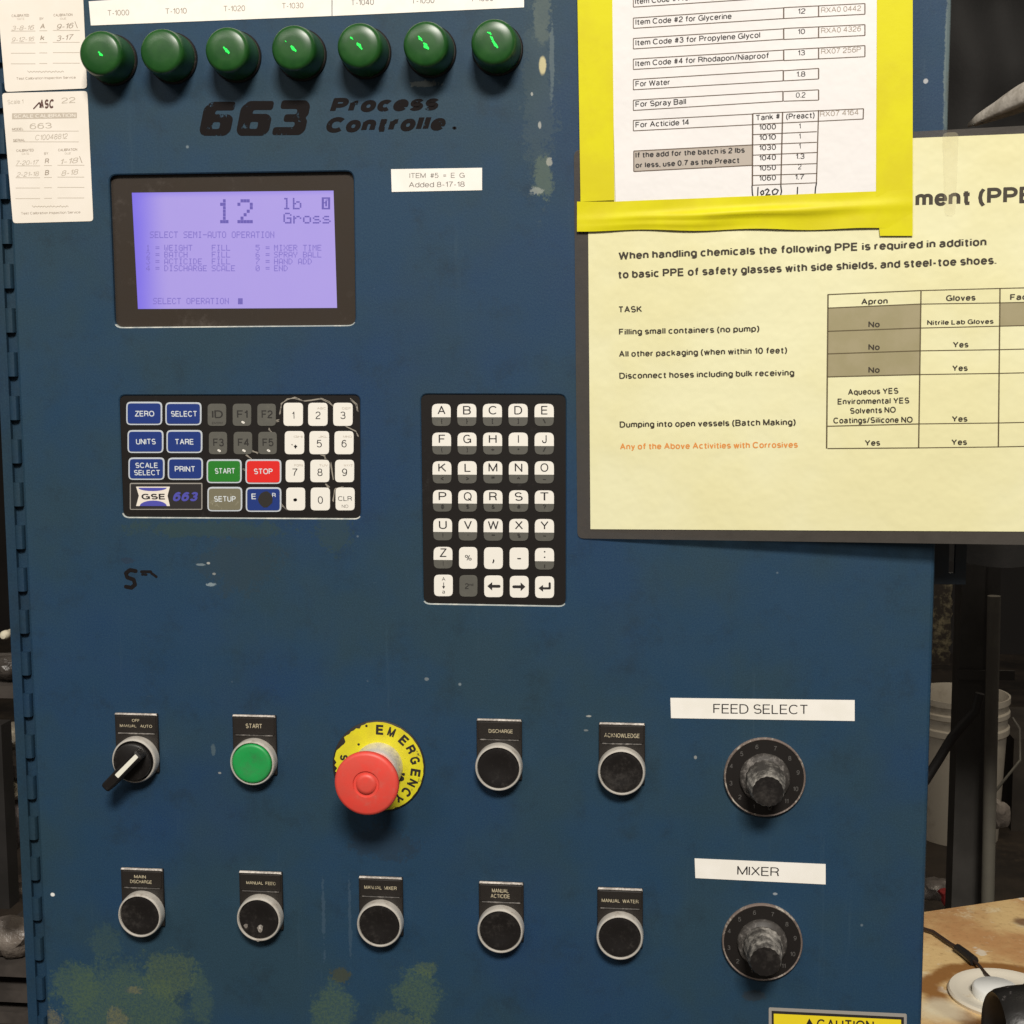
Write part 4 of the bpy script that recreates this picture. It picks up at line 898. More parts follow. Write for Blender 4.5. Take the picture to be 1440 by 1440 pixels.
# inspection cards, mostly faded handwriting
def squig(mb, w_, pts, mi, wd=1.0, amp=2.2, step=2.4, seed=0):
    rr = random.Random(seed); (x0, y0), (x1, y1) = pts; n = max(2, int(abs(x1 - x0) / step)); out = []
    for i in range(n + 1):
        t = i / n; out.append((x0 + (x1 - x0) * t + rr.uniform(-.6, .6), y0 + (y1 - y0) * t + (amp if i % 2 else -amp) * rr.uniform(.3, 1)))
    for a, b in zip(out, out[1:]): mb.line(FACE, a, b, wd, w_ + rr.random() * 1e-5, mi)
def card_rows(mb, w_, T, full):
    def L(a, b, y, mi=2, wd=.8): mb.line(FACE, T(a, y), T(b, y), wd, w_, mi)
    def Q(a, b, y, mi, amp=1.6, wd=.9, seed=1): squig(mb, w_ + .00003, (T(a, y), T(b, y)), mi, wd, amp, 2.2, seed + int(a * 7 + y))
    if full:
        mb.text(FACE, 'Scale 1', T(50, 660), T(150, 656), 6, w_, 2); mb.text(FACE, '22', T(390, 655), T(480, 650), 8, w_, 2)
        mb.text(FACE, 'ASC', T(250, 690), T(345, 686), 13, w_, 3, .03, .2); mb.poly(FACE, [T(215, 688), T(250, 650), T(262, 680)], 2, w_, 3)
        mb.flat(FACE, [FACE.uv(*T(x, y)) for x, y in ((78, 755), (488, 748), (488, 712), (78, 718))], w_, 2)
        mb.text(FACE, 'SCALE CALIBRATION', T(90, 748), T(480, 742), 5, w_ + .00003, 0, .01)
        mb.text(FACE, 'MODEL', T(78, 826), T(150, 824), 3.4, w_, 1, .01); L(78, 500, 830); mb.text(FACE, '663', T(190, 818), T(330, 812), 8, w_, 2)
        mb.text(FACE, 'SERIAL', T(85, 896), T(160, 894), 3.4, w_, 1, .01); L(85, 500, 898); mb.text(FACE, 'C10048812', T(225, 888), T(432, 878), 7.5, w_, 2, 0, .2)
    oy = 0
    mb.text(FACE, 'CALIBRATED', T(105, 962), T(215, 958), 3.6, w_, 1, .01); mb.text(FACE, 'DATE', T(140, 980), T(185, 978), 2.6, w_, 2)
    mb.text(FACE, 'BY', T(282, 980), T(308, 978), 3.4, w_, 1); mb.text(FACE, 'CALIBRATION', T(370, 958), T(490, 954), 3.6, w_, 1, .01); mb.text(FACE, 'DUE', T(412, 978), T(450, 976), 2.6, w_, 2)
    for y in (1050, 1125, 1190, 1257):
        L(100, 255, y); L(280, 330, y - 2); L(365, 535, y - 4)
    for y in (1022, 1095):
        h1, h2, h3 = {(True, 1022): ('7-20-17', 'R', '1-18'), (True, 1095): ('2-21-18', 'B', '8-18'), (False, 1022): ('3-8-16', 'A', '9-16'), (False, 1095): ('9-12-16', 'k', '3-17')}[(full, y)]
        yy = y + 22; mb.text(FACE, h1, T(105, yy + 3), T(250, yy - 3), 6.5, w_, 2, 0, .25); mb.text(FACE, h2, T(285, yy - 8), T(314, yy - 10), 7, w_, 1, .01, .2); mb.text(FACE, h3, T(390, yy - 3), T(500, yy - 14), 7.5, w_, 2 if full else 1, 0, .25)
    mb.poly(FACE, [T(505, 990), T(520, 1030)], 1, w_, 1)
    Q(205, 435, 1306, 2, 1.4)
    mb.text(FACE, 'Test Calibration Inspection Service', T(135, 1358), T(510, 1350), 3.4, w_, 1)
cm = [M['card'], M['ink_brown'], M['ink_pale'], mat('dark_red_ink', (.10, .045, .035), .6)]
T1 = lambda x, y: (x / 4.5, y / 4.5)
label_strip('inspection_card', [(18.5, 314), (131.4, 311), (123, 128), (3, 131)], [], 'cream inspection card at the left edge, the lower and whole one of the two', 'card', 'inspection cards', mats=cm, r=.0022, extra=lambda mb, w_: card_rows(mb, w_, T1, True), w0=0)
T2 = lambda x, y: ((x * 1.0 - 28) / 4.5 + (1260 - y) * .00, (y - 852) / 4.5)
label_strip('inspection_card', [(8, 129.5), (123, 124.5), (115, -60), (-8, -55)], [], 'cream inspection card at the left edge, the upper one cut off by the picture', 'card', 'inspection cards', mats=cm, r=.0022, extra=lambda mb, w_: card_rows(mb, w_, T2, False), w0=.0003)

# ------------------------------------------------------------------ protective equipment notice in a laminate pouch
TILT = R(4)
ho = FACE.uv(812, 500)
NOTE = Frame((ho.x, -.0006, EYE), (math.cos(TILT), -math.sin(TILT), 0), (0, 0, 1))
def Z7(x, y): return (1120 + x / 3, 300 + y / 3)
note = tag(empty('safety_notice', NOTE.pt(0, 0, 0)), 'laminated pale yellow notice listing protective equipment, sticking out past the right edge of the door', 'notice')
mb = MB(); outl = rpoly([NOTE.uv(*p) for p in ((812, 757), (1570, 768), (1565, 170), (807, 211))], .004)
mb.prism(NOTE, outl, 0, .0002, 0, back=True); mb.build('laminate_pouch', M['film'], note, smooth=0)
mb = MB(); mb.prism(NOTE, [NOTE.uv(*p) for p in ((830.5, 744), (1548, 748), (1540, 184), (826.5, 213))], .0003, .0006, 0, back=True); mb.build('paper_sheet', M['ppe'], note, smooth=0)
W = .0007
mb = MB(); I = 0
def t(s_, p0, p1, cap, bold=.021, mi=0): mb.text(NOTE, s_, p0, p1, cap, W, mi, bold)
t('ment (PPE)', (1287, 291), (1466, 285), 23, .024)
t('When handling chemicals the following PPE is required in addition', (870, 365.5), (1387, 346), 11.4, .024)
t('to basic PPE of safety glasses with side shields, and steel-toe shoes.', (870, 392), (1401, 371.7), 11.4, .024)
t('TASK', (870.5, 440), (903, 439.2), 9.2)
t('Filling small containers (no pump)', (870.5, 471.3), (1068, 466.6), 9)
t('All other packaging (when within 10 feet)', (870.5, 502.3), (1107, 497), 9)
t('Disconnect hoses including bulk receiving', (871, 533), (1117, 528.5), 9)
t('Dumping into open vessels (Batch Making)', (871.5, 601.5), (1119, 598), 9)
t('Any of the Above Activities with Corrosives', (872, 632.3), (1122, 629.5), 8.8, .019, 2)
def rl(p, q, wd=1.5): mb.line(NOTE, Z7(*p), Z7(*q), wd, W, 1)
rl((133, 343), (127, 992), 2); rl((525, 327), (515, 990), 1.8); rl((858, 317), (851, 985), 1.8)
for (a, b, c) in ((343, 326, 317), (400, 383, 378), (498, 484, 476), (593, 580, 575), (690, 680, 675), (898, 888, 884), (992, 989, 985)):
    rl((131, a), (520, b)); rl((520, b), (855, c), 1.3); rl((855, c), (1200, c - 8), 1.3)
for quad in ([(131, 498), (520, 484), (523, 383), (132, 400)], [(130, 593), (519, 580), (520, 484), (131, 498)], [(129, 690), (518, 680), (519, 580), (130, 593)], [(856, 476), (1200, 468), (1200, 370), (858, 378)]):
    mb.flat(NOTE, [NOTE.uv(*Z7(*p)) for p in quad], W - .00005, 3)
def z(s_, a, b, y, cap=8.6, bold=.021, dy=0): t(s_, Z7(a, y), Z7(b, y + dy), cap, bold)
z('Apron', 273, 385, 386, dy=-4); z('Gloves', 630, 755, 371, dy=-3); z('Face Shield', 900, 1130, 367, dy=-6)
for y in (482, 578, 674): z('No', 302, 351, y, dy=-1)
z('Nitrile Lab Gloves', 550, 831, 472, 7, dy=-6)
for a, y in ((659, 567), (656, 666), (655, 880), (653, 978)): z('Yes', a, a + 66, y, dy=-1)
z('Yes', 288, 353, 981, dy=-1)
z('Aqueous YES', 217, 430, 767, dy=-6); z('Environmental YES', 173, 476, 807, dy=-5); z('Solvents NO', 226, 419, 846, dy=-5); z('Coatings/Silicone NO', 155, 490, 887, dy=-4)
mb.build('printed_text', [M['ppe_ink'], M['ppe_line'], M['ppe_orange'], M['ppe_shade']], note, smooth=0)
mb = MB(); mb.prism(NOTE, rpoly([NOTE.uv(*p) for p in ((1328, 304), (1343, 304), (1348, 186), (1325, 187))], .003), .0009, .0011, 0); mb.build('tape_strip', M['tape'], note, smooth=0)

# ------------------------------------------------------------------ preact sheet framed in yellow tape
sh = tag(empty('batch_notice', NOTE.pt(.05, .1, .002)), 'white printed sheet framed in yellow tape with a handwritten 1020 row', 'notice')
mb = MB(); mb.prism(NOTE, [NOTE.uv(*p) for p in ((866, 284), (1235, 274), (1236, -40), (858, -40))], .0012, .0016, 0, back=True); mb.build('paper_sheet', M['paper'], sh, smooth=0)
def tapestrip(pts, w0, crease=False):
    mb = MB()
    mb.prism(NOTE, [NOTE.uv(*p) for p in pts], w0, w0 + .0002, 0, back=True)
    return mb.build('tape_strip', M['yellow_tape'], sh, smooth=0)
tapestrip([(817, 284), (864.5, 282), (861, -40), (812, -40)], .0017)
tapestrip([(1237, 332), (1283, 332), (1283, -40), (1233, -40), (1231.5, 271)], .0017)
# bottom strip with a soft fold running along it
mb = MB(); nx, ny = 60, 14; rr = random.Random(5)
for j in range(ny + 1):
    for i in range(nx + 1):
        s_ = i / nx; tt = j / ny
        x = 812 + s_ * (1283 - 812)
        yt = 284 - 14.5 * max(0, (x - 864) / 367) if x > 864 else 284; yb = 325 - 3.5 * s_ + 1.2 * math.sin(x * .04)
        y = yt + (yb - yt) * tt
        fold = math.exp(-((tt - (.62 - .25 * s_)) / .13) ** 2) * math.exp(-((s_ - .5) / .33) ** 2)
        fold2 = math.exp(-((tt - (.85 - .2 * s_)) / .09) ** 2) * math.exp(-((s_ - .3) / .22) ** 2)
        mb.v.append(NOTE.pt(*NOTE.uv(x, y), .0020 + fold * .0026 + fold2 * .0010 + .00025 * math.sin(x * .05 + tt * 4)))
for j in range(ny):
    for i in range(nx):
        a = j * (nx + 1) + i; mb.f.append([a, a + nx + 1, a + nx + 2, a + 1]); mb.m.append(0)
mb.build('tape_strip', M['yellow_tape'], sh, smooth=180)
mb = MB(); W = .00168
def t(s_, p0, p1, cap, bold=.011, mi=0): mb.text(NOTE, s_, p0, p1, cap, W, mi, bold)
def ln(p, q, wd=1.2): mb.line(NOTE, p, q, wd, W, 1)
rowsL = [((891, 26.4), (1102, 12), (891, 40.8), (1102, 27)), ((891, 55), (1102, 41.4), (891, 69.7), (1102, 56)), ((891, 84), (1102, 71.3), (891, 98.5), (1102, 85.5)), ((891, 112.7), (1101.5, 99.8), (891, 127), (1101.5, 114.5)), ((891, 141.6), (1101, 129.3), (891, 156), (1101, 143)),
         ((891, -2), (1102, -17), (891, 11), (1102, -3))]
for a, b, c_, d in rowsL: ln(a, b); ln(c_, d); ln(a, c_); ln(b, d, 1.8)
ln((891, 170), (1058.5, 161)); ln((891, 184.7), (1058, 176)); ln((891, 170), (891, 184.7))
for (ya, yb, yc, yd, full) in ((11.7, 6, 27, 21, 1), (41, 35.6, 56.4, 50.8, 1), (71, 65, 86, 80.6, 1), (100.3, 97, 114.5, 111.8, 0), (129.5, 127, 143, 141.5, 0)):
    xe = 1216 if full else 1151; ln((1102, ya), (xe, yb)); ln((1102, yc), (xe, yd)); ln((1151, ya - (ya - yb) * (.43 if full else 1)), (1151, yc - (yc - yd) * (.43 if full else 1)), 1.6)
    if full: ln((1216, yb), (1216, yd), 1.5)
ln((1058.5, 160.5), (1214, 153.6)); ln((1058.5, 175.7), (1214, 168)); ln((1214, 153.6), (1213.5, 168), 1.5)
for ya, yb in ((190, 185.8), (204.4, 200.7), (218.8, 215), (233.7, 230.6), (247.5, 244.5), (261, 257.5)): ln((1058.3, ya), (1148.5, yb))
ln((1058.6, 160.5), (1058, 262), 2); ln((1100.5, 158), (1098, 262), 1.8); ln((1151, 155.5), (1148, 258), 1.6)
mb.poly(NOTE, [(1057.5, 262), (1058, 272), (1059, 278)], 1.8, W, 0); mb.poly(NOTE, [(1098, 262), (1099, 270), (1097, 277)], 1.8, W, 0); mb.poly(NOTE, [(1148, 258), (1146.5, 266), (1146, 274)], 1.8, W, 0)
t('Item Code #1 for Mixing', (893.5, 7), (1005, -1), 8); t('Item Code #2 for Glycerine', (894, 36), (1029, 27.5), 8); t('Item Code #3 for Propylene Glycol', (894, 65), (1069, 54), 8); t('Item Code #4 for Rhodapon/Niaproof', (894, 94.2), (1081, 82.8), 8)
t('For Water', (894, 122.8), (942, 120), 8); t('For Spray Ball', (894, 151.3), (965, 147.2), 8); t('For Acticide 14', (894, 180.2), (969, 176.2), 8)
mb.flat(NOTE, [NOTE.uv(*p) for p in ((891.6, 241.7), (1058.2, 233), (1058.4, 204.4), (891.6, 213))], W - .00004, 2)
for a, b in (((891.6, 213), (1058.4, 204.4)), ((891.6, 241.7), (1058.2, 233)), ((891.6, 213), (891.6, 241.7))): ln(a, b, 1.4)
t('If the add for the batch is 2 lbs', (894, 222.8), (1047.5, 215.4), 8, .022); t('or less, use 0.7 as the Preact', (894, 237), (1039.5, 229.8), 8, .022)
t('Tank #', (1063.5, 170.4), (1096.5, 167.8), 8, .012); t('(Preact)', (1105.3, 168.6), (1145.5, 166.4), 8, .012)
for s_, y in (('RXA0 0442', 19), ('RXA0 4326', 47.8), ('RX07 256P', 77)): t(s_, (1154.5, y), (1210.5, y - 3), 7.5, 0, 3)
t('RX07 4164', (1153, 164.8), (1207, 162), 7.5, 0, 3)
for s_, x0, x1, y in (('12', 1122, 1132.5, 20.6), ('10', 1122, 1132, 49.2), ('13', 1122, 1132, 79), ('1.8', 1120, 1132.5, 109), ('0.2', 1119, 1132.5, 138.3)): t(s_, (x0, y), (x1, y - .5), 7.5, .004)
for s_, y in (('1000', 183.5), ('1010', 197.9), ('1030', 212.3), ('1040', 226.5), ('1050', 240.7), ('1060', 255)): t(s_, (1067.8, y), (1091.2, y - 1), 7.8, .008)
for s_, x0, x1, y in (('1', 1123.5, 1126.5, 181.8), ('1', 1123.5, 1126.5, 196), ('1', 1123.5, 1126.5, 210), ('1.3', 1119, 1131.2, 224.2), ('2', 1122, 1127, 238.8), ('1.7', 1118, 1131, 253.2)): t(s_, (x0, y), (x1, y - .3), 7.5, .006)
for st in ([(1066, 264), (1065.5, 275)], [(1072, 268.5), (1069.5, 271), (1071, 274.5), (1074, 273), (1073.5, 269), (1072, 268.5)], [(1076, 268), (1079, 266), (1081.5, 268), (1077, 275), (1083, 274)], [(1090, 266), (1086, 269), (1087, 274), (1092, 273), (1094.5, 268), (1090, 266)], [(1121.5, 264), (1121, 274)]):
    mb.poly(NOTE, st, 1.7, W + .00004, 0)
mb.build('printed_text', [M['ink'], M['line_brown'], M['cell_grey'], M['ink_brown']], sh, smooth=0)

# ------------------------------------------------------------------ the place behind
def rough_mat(name, a, b, sc, rough=.8, dust=None, **kw): return mat(name, a, rough, var=b, vscale=sc, dust=dust, **kw)
mfloor = rough_mat('stained_concrete', (.05, .038, .028), (.02, .016, .013), 3.5, .6, dust=(.10, .075, .05), dlo=.5, dhi=.75, dscale=30)
mb = MB(); mb.box((-7, -5, -.05), (7, 7, 0)); tag(mb.build('floor', mfloor, None, (0, 0, 0)), 'dark stained concrete floor', kind='structure')
mwall = rough_mat('sooty_wall', (.012, .010, .009), (.018, .015, .013), 2, .9)
mb = MB(); mb.box((-7, 6.0, 0), (7, 6.1, 4.6)); tag(mb.build('wall', mwall, None), kind='structure')

# black tarpaulin hanging at the upper right
mb = MB(); nx, ny = 50, 40; a = hit_y(1300, -200, .75); b = hit_y(1620, 800, .75)
for j in range(ny + 1):
    for i in range(nx + 1):
        s_, t_ = i / nx, j / ny; x = a.x - .02 + (b.x - a.x + .3) * s_; zc = a.z + (b.z - a.z) * t_
        mb.v.append(Vector((x, .75 + .02 * math.sin(x * 60 + zc * 6) + .012 * math.sin(x * 23 - zc * 31) + .01 * math.sin(zc * 50 + x * 12), zc)))
for j in range(ny):
    for i in range(nx):
        q = j * (nx + 1) + i; mb.f.append([q, q + 1, q + nx + 2, q + nx + 1]); mb.m.append(0)
mt = mat('black_tarpaulin', (.008, .007, .006), .9, dust=(.018, .016, .014), dlo=.6, dhi=.8, dscale=20, bscale=25, bstr=.5, bdist=.004)
tag(mb.build('tarpaulin', mt, None, smooth=180), 'black tarpaulin hanging in folds behind the upper right of the notice', 'tarpaulin')
# pale sheet rolled to a point in front of it
A = hit_y(1366, 176, .66); B_ = hit_y(1450, 142, .60); 
mb = MB(); axis = (B_ - A); n1 = 14; seg = 14; vs = []; fs = []
L1 = axis.length * 2.6; ax = axis.normalized(); upv = Vector((0, 0, 1)); upv = (upv - ax * upv.dot(ax)).normalized(); sd = ax.cross(upv)
for i in range(n1 + 1):
    t_ = i / n1; h = .003 + .017 * min(1, t_ * 2.2) ** .75; c_ = A + ax * L1 * t_ - upv * .001
    for k in range(seg + 1):
        q = R(-25 + 205 * k / seg); vs.append(c_ + sd * math.cos(q) * h * 1.3 + upv * math.sin(q) * h * (1 + .05 * math.sin(i * 1.7)))
for i in range(n1):
    for k in range(seg): a0 = i * (seg + 1) + k; fs.append([a0, a0 + 1, a0 + seg + 2, a0 + seg + 1])
mb.add(vs, fs)
o = mb.build('folded_sheet', mat('dirty_canvas', (.42, .38, .32), .8, dust=(.62, .57, .5), dlo=.45, dhi=.6, dscale=60, bscale=90, bstr=.6, bdist=.002), None, smooth=60)
sol = o.modifiers.new('s', 'SOLIDIFY'); sol.thickness = .0015
tag(o, 'grubby off-white sheet rolled to a point in front of the black tarpaulin', 'sheet')

# rack uprights
mdark = rough_mat('dark_painted_steel', (.030, .027, .023), (.045, .041, .036), 12, .55, dust=(.05, .045, .04), dlo=.55, dhi=.8, dscale=60)
mgrey = rough_mat('grey_painted_steel', (.13, .12, .095), (.10, .09, .075), 10, .5, dust=(.10, .095, .08), dlo=.5, dhi=.7, dscale=80)
rk = tag(empty('storage_rack', hit_y(1370, 1260, 1.5).xyz * 1), 'dark steel rack upright with a paler grey post, in front of the white bucket', 'rack')
y = 1.45; x0 = hit_y(1345, 1050, y).x; x1 = hit_y(1378, 1050, y).x
mb = MB(); mb.box((x0, y, 0), (x1, y + .003, 2.3)); mb.box((x0, y + .003, 0), (x0 + .003, y + .05, 2.3)); mb.box((x1 + .001, y + .01, 0), (x1 + .026, y + .014, 2.3)); mb.build('upright', mdark, rk)
mb = MB(); p0 = hit_y(1398, 838, 1.40); p1 = hit_y(1389, 1265, 1.40)
dirv = (p1 - p0).normalized(); mb.tube([p0 + (p0 - p1) * .0, p0, p1, p1 + dirv * 1.0][1:], .0105, 12); mb.build('post', mgrey, rk)
mb = MB(); zc = hit_y(1370, 948, y).z; mb.box((x0 - .004, y - .006, zc - .008), (x1 + .05, y - .002, zc + .008)); mb.build('clamp', mdark, rk)
# hose crossing in front of bucket
mb = MB(); pts = [hit_y(x, yy, 1.35) for x, yy in ((1378, 975), (1372, 1000), (1355, 1018), (1338, 1038), (1322, 1065), (1300, 1100))]
mb.tube(pts, .0075, 10); o = mb.build('hose', mat('black_rubber', (.014, .012, .011), .5), None, smooth=60); tag(o, 'black rubber hose curving down in front of the white bucket', 'hose')

# white bucket on the floor
cy = 3.35; bc = hit_y(1352, 975, cy); r1 = abs(hit_y(1420, 975, cy).x - bc.x)
BF = Frame((bc.x, cy, 0), (1, 0, 0), (0, 1, 0)); rimz = bc.z
bk = tag(empty('plastic_bucket', (bc.x, cy, 0)), 'white plastic bucket with ribbed rim standing on the floor behind the rack', 'bucket')
hh = rimz
mb = MB(); prof = [(r1 * .84, .0), (r1 * .94, hh * .72), (r1 * .94, hh * .74), (r1 * 1.0, hh * .75), (r1 * 1.0, hh * .79), (r1 * .955, hh * .80), (r1 * .96, hh * .86), (r1 * 1.0, hh * .87), (r1 * 1.0, hh * .90), (r1 * .96, hh * .91), (r1 * .97, hh * .95), (r1 * 1.0, hh * .96), (r1 * 1.0, hh), (r1 * .96, hh), (r1 * .90, hh * .9), (r1 * .8, .02)]
mb.lathe(BF, 0, 0, prof, 48); mb.build('bucket_body', mat('grubby_white_plastic', (.58, .53, .44), .5, dust=(.34, .29, .22), dlo=.5, dhi=.75, dscale=25), bk)
mb = MB(); mb.tube([(bc.x + r1 * 1.0, cy - .04, hh * .86), (bc.x + r1 * 1.12, cy - .06, hh * .80), (bc.x + r1 * 1.05, cy - .12, hh * .62), (bc.x + r1 * .5, cy - r1 * 1.0, hh * .40)], .004, 8); mb.build('handle', mgrey, bk)
# spattered board
y = 1.6; a = hit_y(1323, 822, y); b = hit_y(1336, 935, y)
mb = MB(); n = 14
for i in range(n + 1):
    z_ = a.z + (b.z - a.z) * i / n; jx = .0022 * math.sin(i * 2.7) + .0012 * math.sin(i * 5.1)
    mb.v += [Vector((a.x - .06, y, z_)), Vector((b.x + jx, y, z_)), Vector((b.x + jx, y + .02, z_))]
for i in range(n):
    k = i * 3; mb.f += [[k, k + 3, k + 4, k + 1], [k + 1, k + 4, k + 5, k + 2]]; mb.m += [0, 0]
tag(mb.build('board', mat('paint_spattered_board', (.12, .10, .08), .8, dust=(.58, .50, .30), dlo=.48, dhi=.6, dscale=70), None, smooth=0), 'paint-spattered board edge between cabinet and rack upright', 'board')

# clutter on the floor
def lump(name, centre, size, m_, lab, cat, seed=0, sub=3, amp=.35):
    import bmesh
    bm = bmesh.new(); bmesh.ops.create_icosphere(bm, subdivisions=sub, radius=1)
    from mathutils import noise
    for v in bm.verts:
        n_ = noise.noise(v.co * 1.4 + Vector((seed, 0, 0))) * amp + noise.noise(v.co * 4 + Vector((seed, 3, 0))) * amp * .4
        v.co = v.co * (1 + n_); v.co.x *= size[0]; v.co.y *= size[1]; v.co.z *= size[2]
    me = bpy.data.meshes.new(name); bm.to_mesh(me); bm.free(); me.materials.append(m_); me.shade_smooth(); me.set_sharp_from_angle(angle=R(38))
    o = bpy.data.objects.new(name, me); COL.objects.link(o); place(o, centre); return tag(o, lab, cat)
def bag_mat(name, c1, c2): return mat(name, c1, .35, var=c2, vscale=30, dust=tuple(min(1, x * 3) for x in c2), dlo=.58, dhi=.7, dscale=60, bscale=40, bstr=.9, bdist=.006)
p = hit_y(1345, 1262, 1.9); lump('rag', p, (.035, .03, .018), mat('red_cloth', (.30, .02, .02), .8, var=(.2, .015, .015)), 'crumpled red rag behind the stained bench top', 'rag', 3)
p = hit_y(1318, 1250, 2.0); lump('crumpled_bag', p, (.04, .04, .02), bag_mat('grey_plastic_film', (.10, .09, .08), (.16, .14, .13)), 'crumpled grey plastic beside the red rag', 'bag', 5)
p = hit_y(1405, 1145, 2.2); lump('cloth', p, (.022, .03, .035), bag_mat('pale_cloth', (.26, .23, .2), (.34, .3, .27)), 'small pale crumpled cloth right of the grey rack post', 'cloth', 9)
p = hit_y(1450, 1040, 3.4); mb = MB(); mb.box((p.x - .05, 3.4, .0), (p.x + .4, 3.8, p.z)); tag(mb.build('crate', rough_mat('brown_crate', (.055, .045, .035), (.035, .028, .022), 8), None), 'dark brown crate right of the white bucket', 'crate')

# left side clutter
my = .35
p0 = hit_y(-16, 900, my); p1 = hit_y(6, 900, my)
mb = MB(); q0 = hit_y(-30, 1100, my); q1 = hit_y(5, 1100, my); mb.box((q0.x, my, hit_y(0, 1278, my).z), (q1.x, my + .02, hit_y(0, 1020, my).z)); tag(mb.build('steel_bar', rough_mat('black_steel', (.008, .007, .006), (.014, .012, .011), 20, .6), None), 'black upright steel bar at the lower left edge', 'bar')
mb = MB(); c_ = hit_y(7, 893, my); mb.lathe(Frame(c_, (1, 0, 0), (0, 0, 1)), 0, 0, [(.0035, -.03), (.0035, -.004), (.0042, -.003), (.0042, .002), (.0028, .0042), (.00001, .005)], 20); tag(mb.build('knob', mat('cream_plastic', (.60, .55, .42), .5), None), 'small cream knob at the left edge beside the hinge', 'knob')
for nm, px_, py_, sx, sz, c1, c2, lab, seed in (
    ('crumpled_bag', 10, 935, .022, .013, (.05, .042, .036), (.10, .09, .08), 'crumpled dark plastic under the cream knob', 2),
    ('foil_wrap', 14, 1035, .014, .012, (.16, .14, .11), (.30, .27, .20), 'crumpled grey foil left of the hinge', 4),
    ('foil_wrap', 20, 1108, .014, .010, (.30, .24, .14), (.55, .50, .38), 'tan foil wrap with bright glints left of the hinge', 6),
    ('crumpled_bag', 20, 1160, .018, .022, (.08, .065, .06), (.18, .15, .145), 'crumpled brown-grey plastic bag left of the hinge', 8),
    ('crumpled_bag', 26, 1245, .016, .010, (.07, .055, .045), (.15, .12, .10), 'small brown crumpled bag above the grey sack', 12),
    ('sack', 14, 1315, .030, .020, (.14, .115, .095), (.20, .17, .145), 'grey-brown sack at the lower left beside the hinge', 14)):
    p = hit_y(px_, py_, .42); lump(nm, p, (sx, .02, sz), bag_mat(nm + '_material', c1, c2), lab, nm.replace('crumpled_', '').replace('_', ' '), seed)
for i, py_ in enumerate((965, 1075, 1350, 1385, 1415)):
    pa = hit_y(-40, py_, .42); pb = hit_y(55, py_, .42)
    mb = MB(); mb.box((pa.x, .40, pa.z - .006), (pb.x, .62, pa.z + .006))
    tag(mb.build('shelf_board', rough_mat('dusty_shelf', (.030, .024, .020), (.055, .045, .038), 25), None), 'dark dusty shelf board, %s from the top at the lower left edge' % ('first', 'second', 'third', 'fourth', 'lowest')[i], 'shelf board', 'shelf boards at the left edge')

# ------------------------------------------------------------------ bench at the lower right
TZ = .93
bt = tag(empty('workbench', (.35, .3, 0)), 'tan stained bench top beside the cabinet at the lower right', 'workbench')
A, B_ = hit_z(1300, 1281, TZ), hit_z(1560, 1243, TZ)
d = (B_ - A).normalized(); A2 = A - d * ((A.x - (dr + .012)) / d.x if A.x > dr + .012 else 0)
kb = NT('stained_board')
c = kb.mix(kb.ramp(kb.noise(11, 5, .6), .38, .62), (.74, .52, .24), (.54, .29, .12))
c = kb.mix(kb.ramp(kb.noise(23, 6, .7), .55, .70), c, (.82, .69, .44)); c = kb.mix(kb.math('MULTIPLY', kb.ramp(kb.noise(170, 5, .7), .5, .75), .5), c, (.30, .17, .07))
c = kb.mix(kb.math('MULTIPLY', kb.ramp(kb.noise(40, 3), .64, .70), .7), c, (.78, .72, .60))
# ring stain and brown spot
sx = kb.n('ShaderNodeSeparateXYZ'); kb.link(kb.pos, sx.inputs[0])
def ringstain(c, px, py, r0, wd, col, st, disc=False):
    q = hit_z(px, py, TZ); dx = kb.math('SUBTRACT', sx.outputs[0], q.x); dy = kb.math('SUBTRACT', sx.outputs[1], q.y)
    r_ = kb.math('SQRT', kb.math('ADD', kb.math('MULTIPLY', dx, dx), kb.math('MULTIPLY', dy, dy)))
    r_ = kb.math('ADD', r_, kb.math('MULTIPLY', kb.math('SUBTRACT', kb.noise(30, 4), .5), .03))
    v = kb.math('SUBTRACT', 1.0, kb.math('DIVIDE', r_ if disc else kb.math('ABSOLUTE', kb.math('SUBTRACT', r_, r0)), wd))
    return kb.mix(kb.math('MULTIPLY', kb.ramp(v, 0, .7), st), c, col)
c = ringstain(c, 1412, 1402, .057, .015, (.28, .12, .03), .95); c = ringstain(c, 1440, 1297, 0, .016, (.12, .045, .025), .8, True); c = ringstain(c, 1325, 1420, 0, .03, (.80, .72, .52), .7, True)
kb.link(c, kb.b.inputs['Base Color']); kb.b.inputs['Roughness'].default_value = .55; kb.bump(kb.noise(120, 5), .4, .001)
BT = Frame((0, 0, 0), (1, 0, 0), (0, 1, 0))
fr0 = hit_z(1300, 1640, TZ)
mb = MB(); mb.prism(BT, [Vector((dr + .012, fr0.y)), Vector((.62, fr0.y)), Vector((B_.x, B_.y)), Vector((A2.x, A2.y))], TZ - .02, TZ, 0, .002, back=True); mb.build('bench_top', kb.m, bt, smooth=20)
for x, y in ((dr + .05, fr0.y + .04), (.58, fr0.y + .04), (dr + .06, A.y - .05), (.50, B_.y - .06)):
    mb = MB(); mb.box((x - .02, y - .02, 0), (x + .02, y + .02, TZ - .02)); mb.build('leg', mdark, bt)
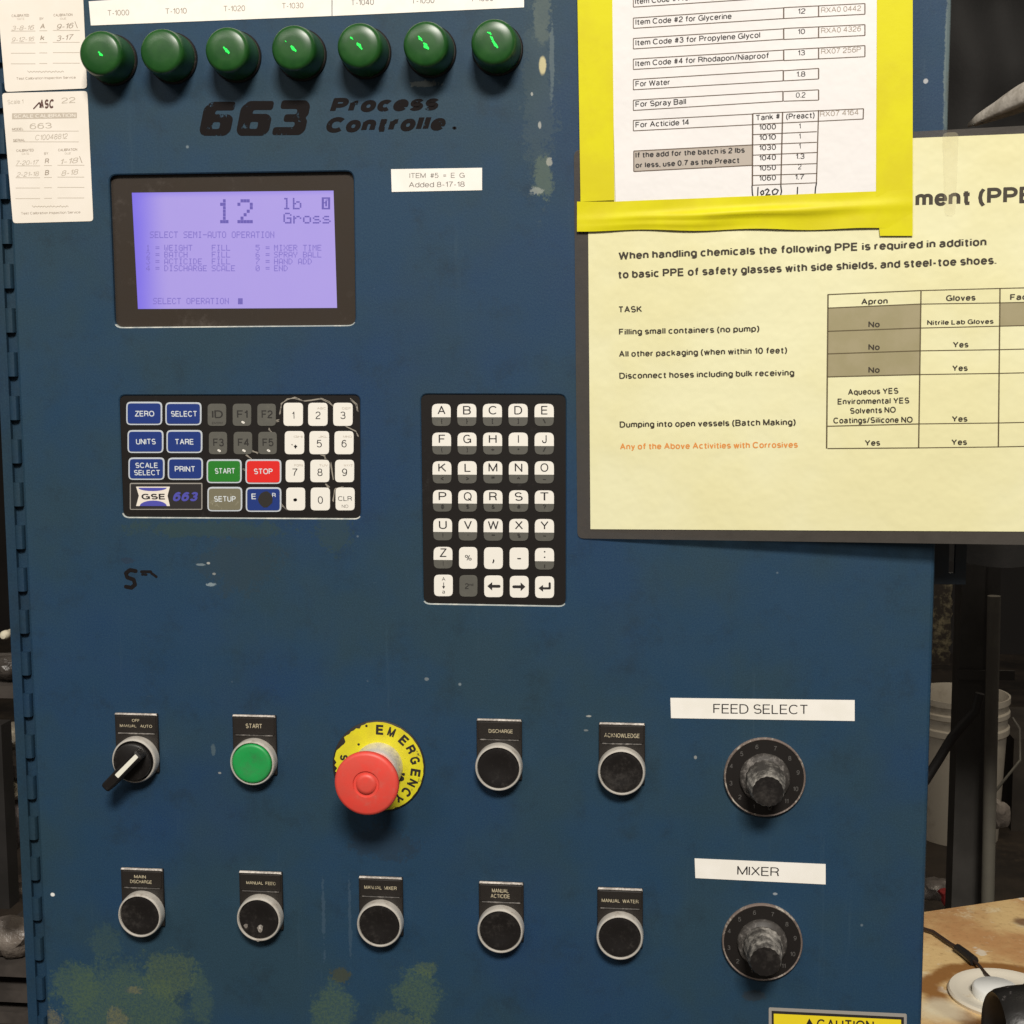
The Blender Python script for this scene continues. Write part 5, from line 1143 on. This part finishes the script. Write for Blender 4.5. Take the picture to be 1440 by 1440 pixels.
# white lid
lc = hit_z(1412, 1402, TZ); LR = .043
LF = Frame((lc.x, lc.y, TZ), (1, 0, 0), (0, 1, 0))
ld = MB(); ld.lathe(LF, 0, 0, [(LR, 0), (LR * 1.03, .003), (LR * 1.0, .005), (LR * .86, .0045), (LR * .80, .003), (LR * .52, .003)], 48)
o = ld.build('plastic_lid', mat('cream_white_plastic', (.74, .68, .56), .4, dust=(.58, .48, .33), dlo=.58, dhi=.75, dscale=90), None, smooth=50); tag(o, 'round off-white plastic lid lying on the stained bench top', 'lid')
ld = MB(); ld.lathe(LF, -.008, -.004, [(LR * .42, .003), (LR * .42, .010), (LR * .38, .0115), (.00001, .012)], 32); k_ = ld.build('raised_centre', mat('bright_white_plastic', (.84, .84, .80), .4), o, smooth=50)
# cable with connector
def onb(px, py, h=.0): return hit_z(px, py, TZ + h)
cm_ = mat('dark_brown_cable', (.035, .02, .014), .5)
cb = tag(empty('cable', onb(1350, 1345)), 'thin dark cable with a black inline connector crossing the bench top', 'cable')
mb = MB(); mb.tube([onb(x, y, .004) for x, y in ((1290, 1303), (1312, 1310), (1322, 1317), (1335, 1326), (1347, 1333))], .0016, 8); mb.build('wire', cm_, cb); mb = MB(); mb.tube([onb(x, y, .005) for x, y in ((1369, 1351), (1376, 1357), (1386, 1369), (1393, 1376))], .0014, 8); mb.build('wire', cm_, cb)
mb = MB(); mb.tube([onb(1346, 1332.5, .005), onb(1359, 1342, .005), onb(1370, 1351.5, .005)], [.0036, .0038, .0042], 8); mb.build('connector', mat('black_connector', (.012, .011, .011), .45), cb, smooth=30)
# black spray head / cup lying on its side
nz = tag(empty('black_cup', onb(1420, 1430)), 'black ribbed plastic cup lying on its side over the white lid', 'cup')
m0 = onb(1398, 1452, .034); axd = Vector((1.0, .10, -.04)).normalized()
mb = MB(); rad = [.028, .0305, .0325, .0340, .0340, .0355, .0355, .036]; off = [0, .004, .012, .024, .026, .027, .034, .075]
CF_up = Vector((0, 0, 1)); 
mb.tube([m0 + axd * q for q in off], rad, 40, 0, cap=False)
mb.tube([m0 + axd * q for q in (0, .002, .05)], [.028, .025, .0235], 40, 1, cap=False)
mb.build('cup_body', [mat('scuffed_black_plastic', (.013, .012, .011), .4, dust=(.30, .27, .26), dlo=.53, dhi=.64, dscale=150, bscale=120, bstr=.5, bdist=.001), mat('black_cup_inside', (.008, .007, .007), .5)], nz, smooth=60)
mb = MB(); q = m0 + axd * .055; mb.tube([q + Vector((0, 0, 0)), q + axd * .03], [.035, .035], 24); mb.build('base_plug', M['ring_black'], nz)
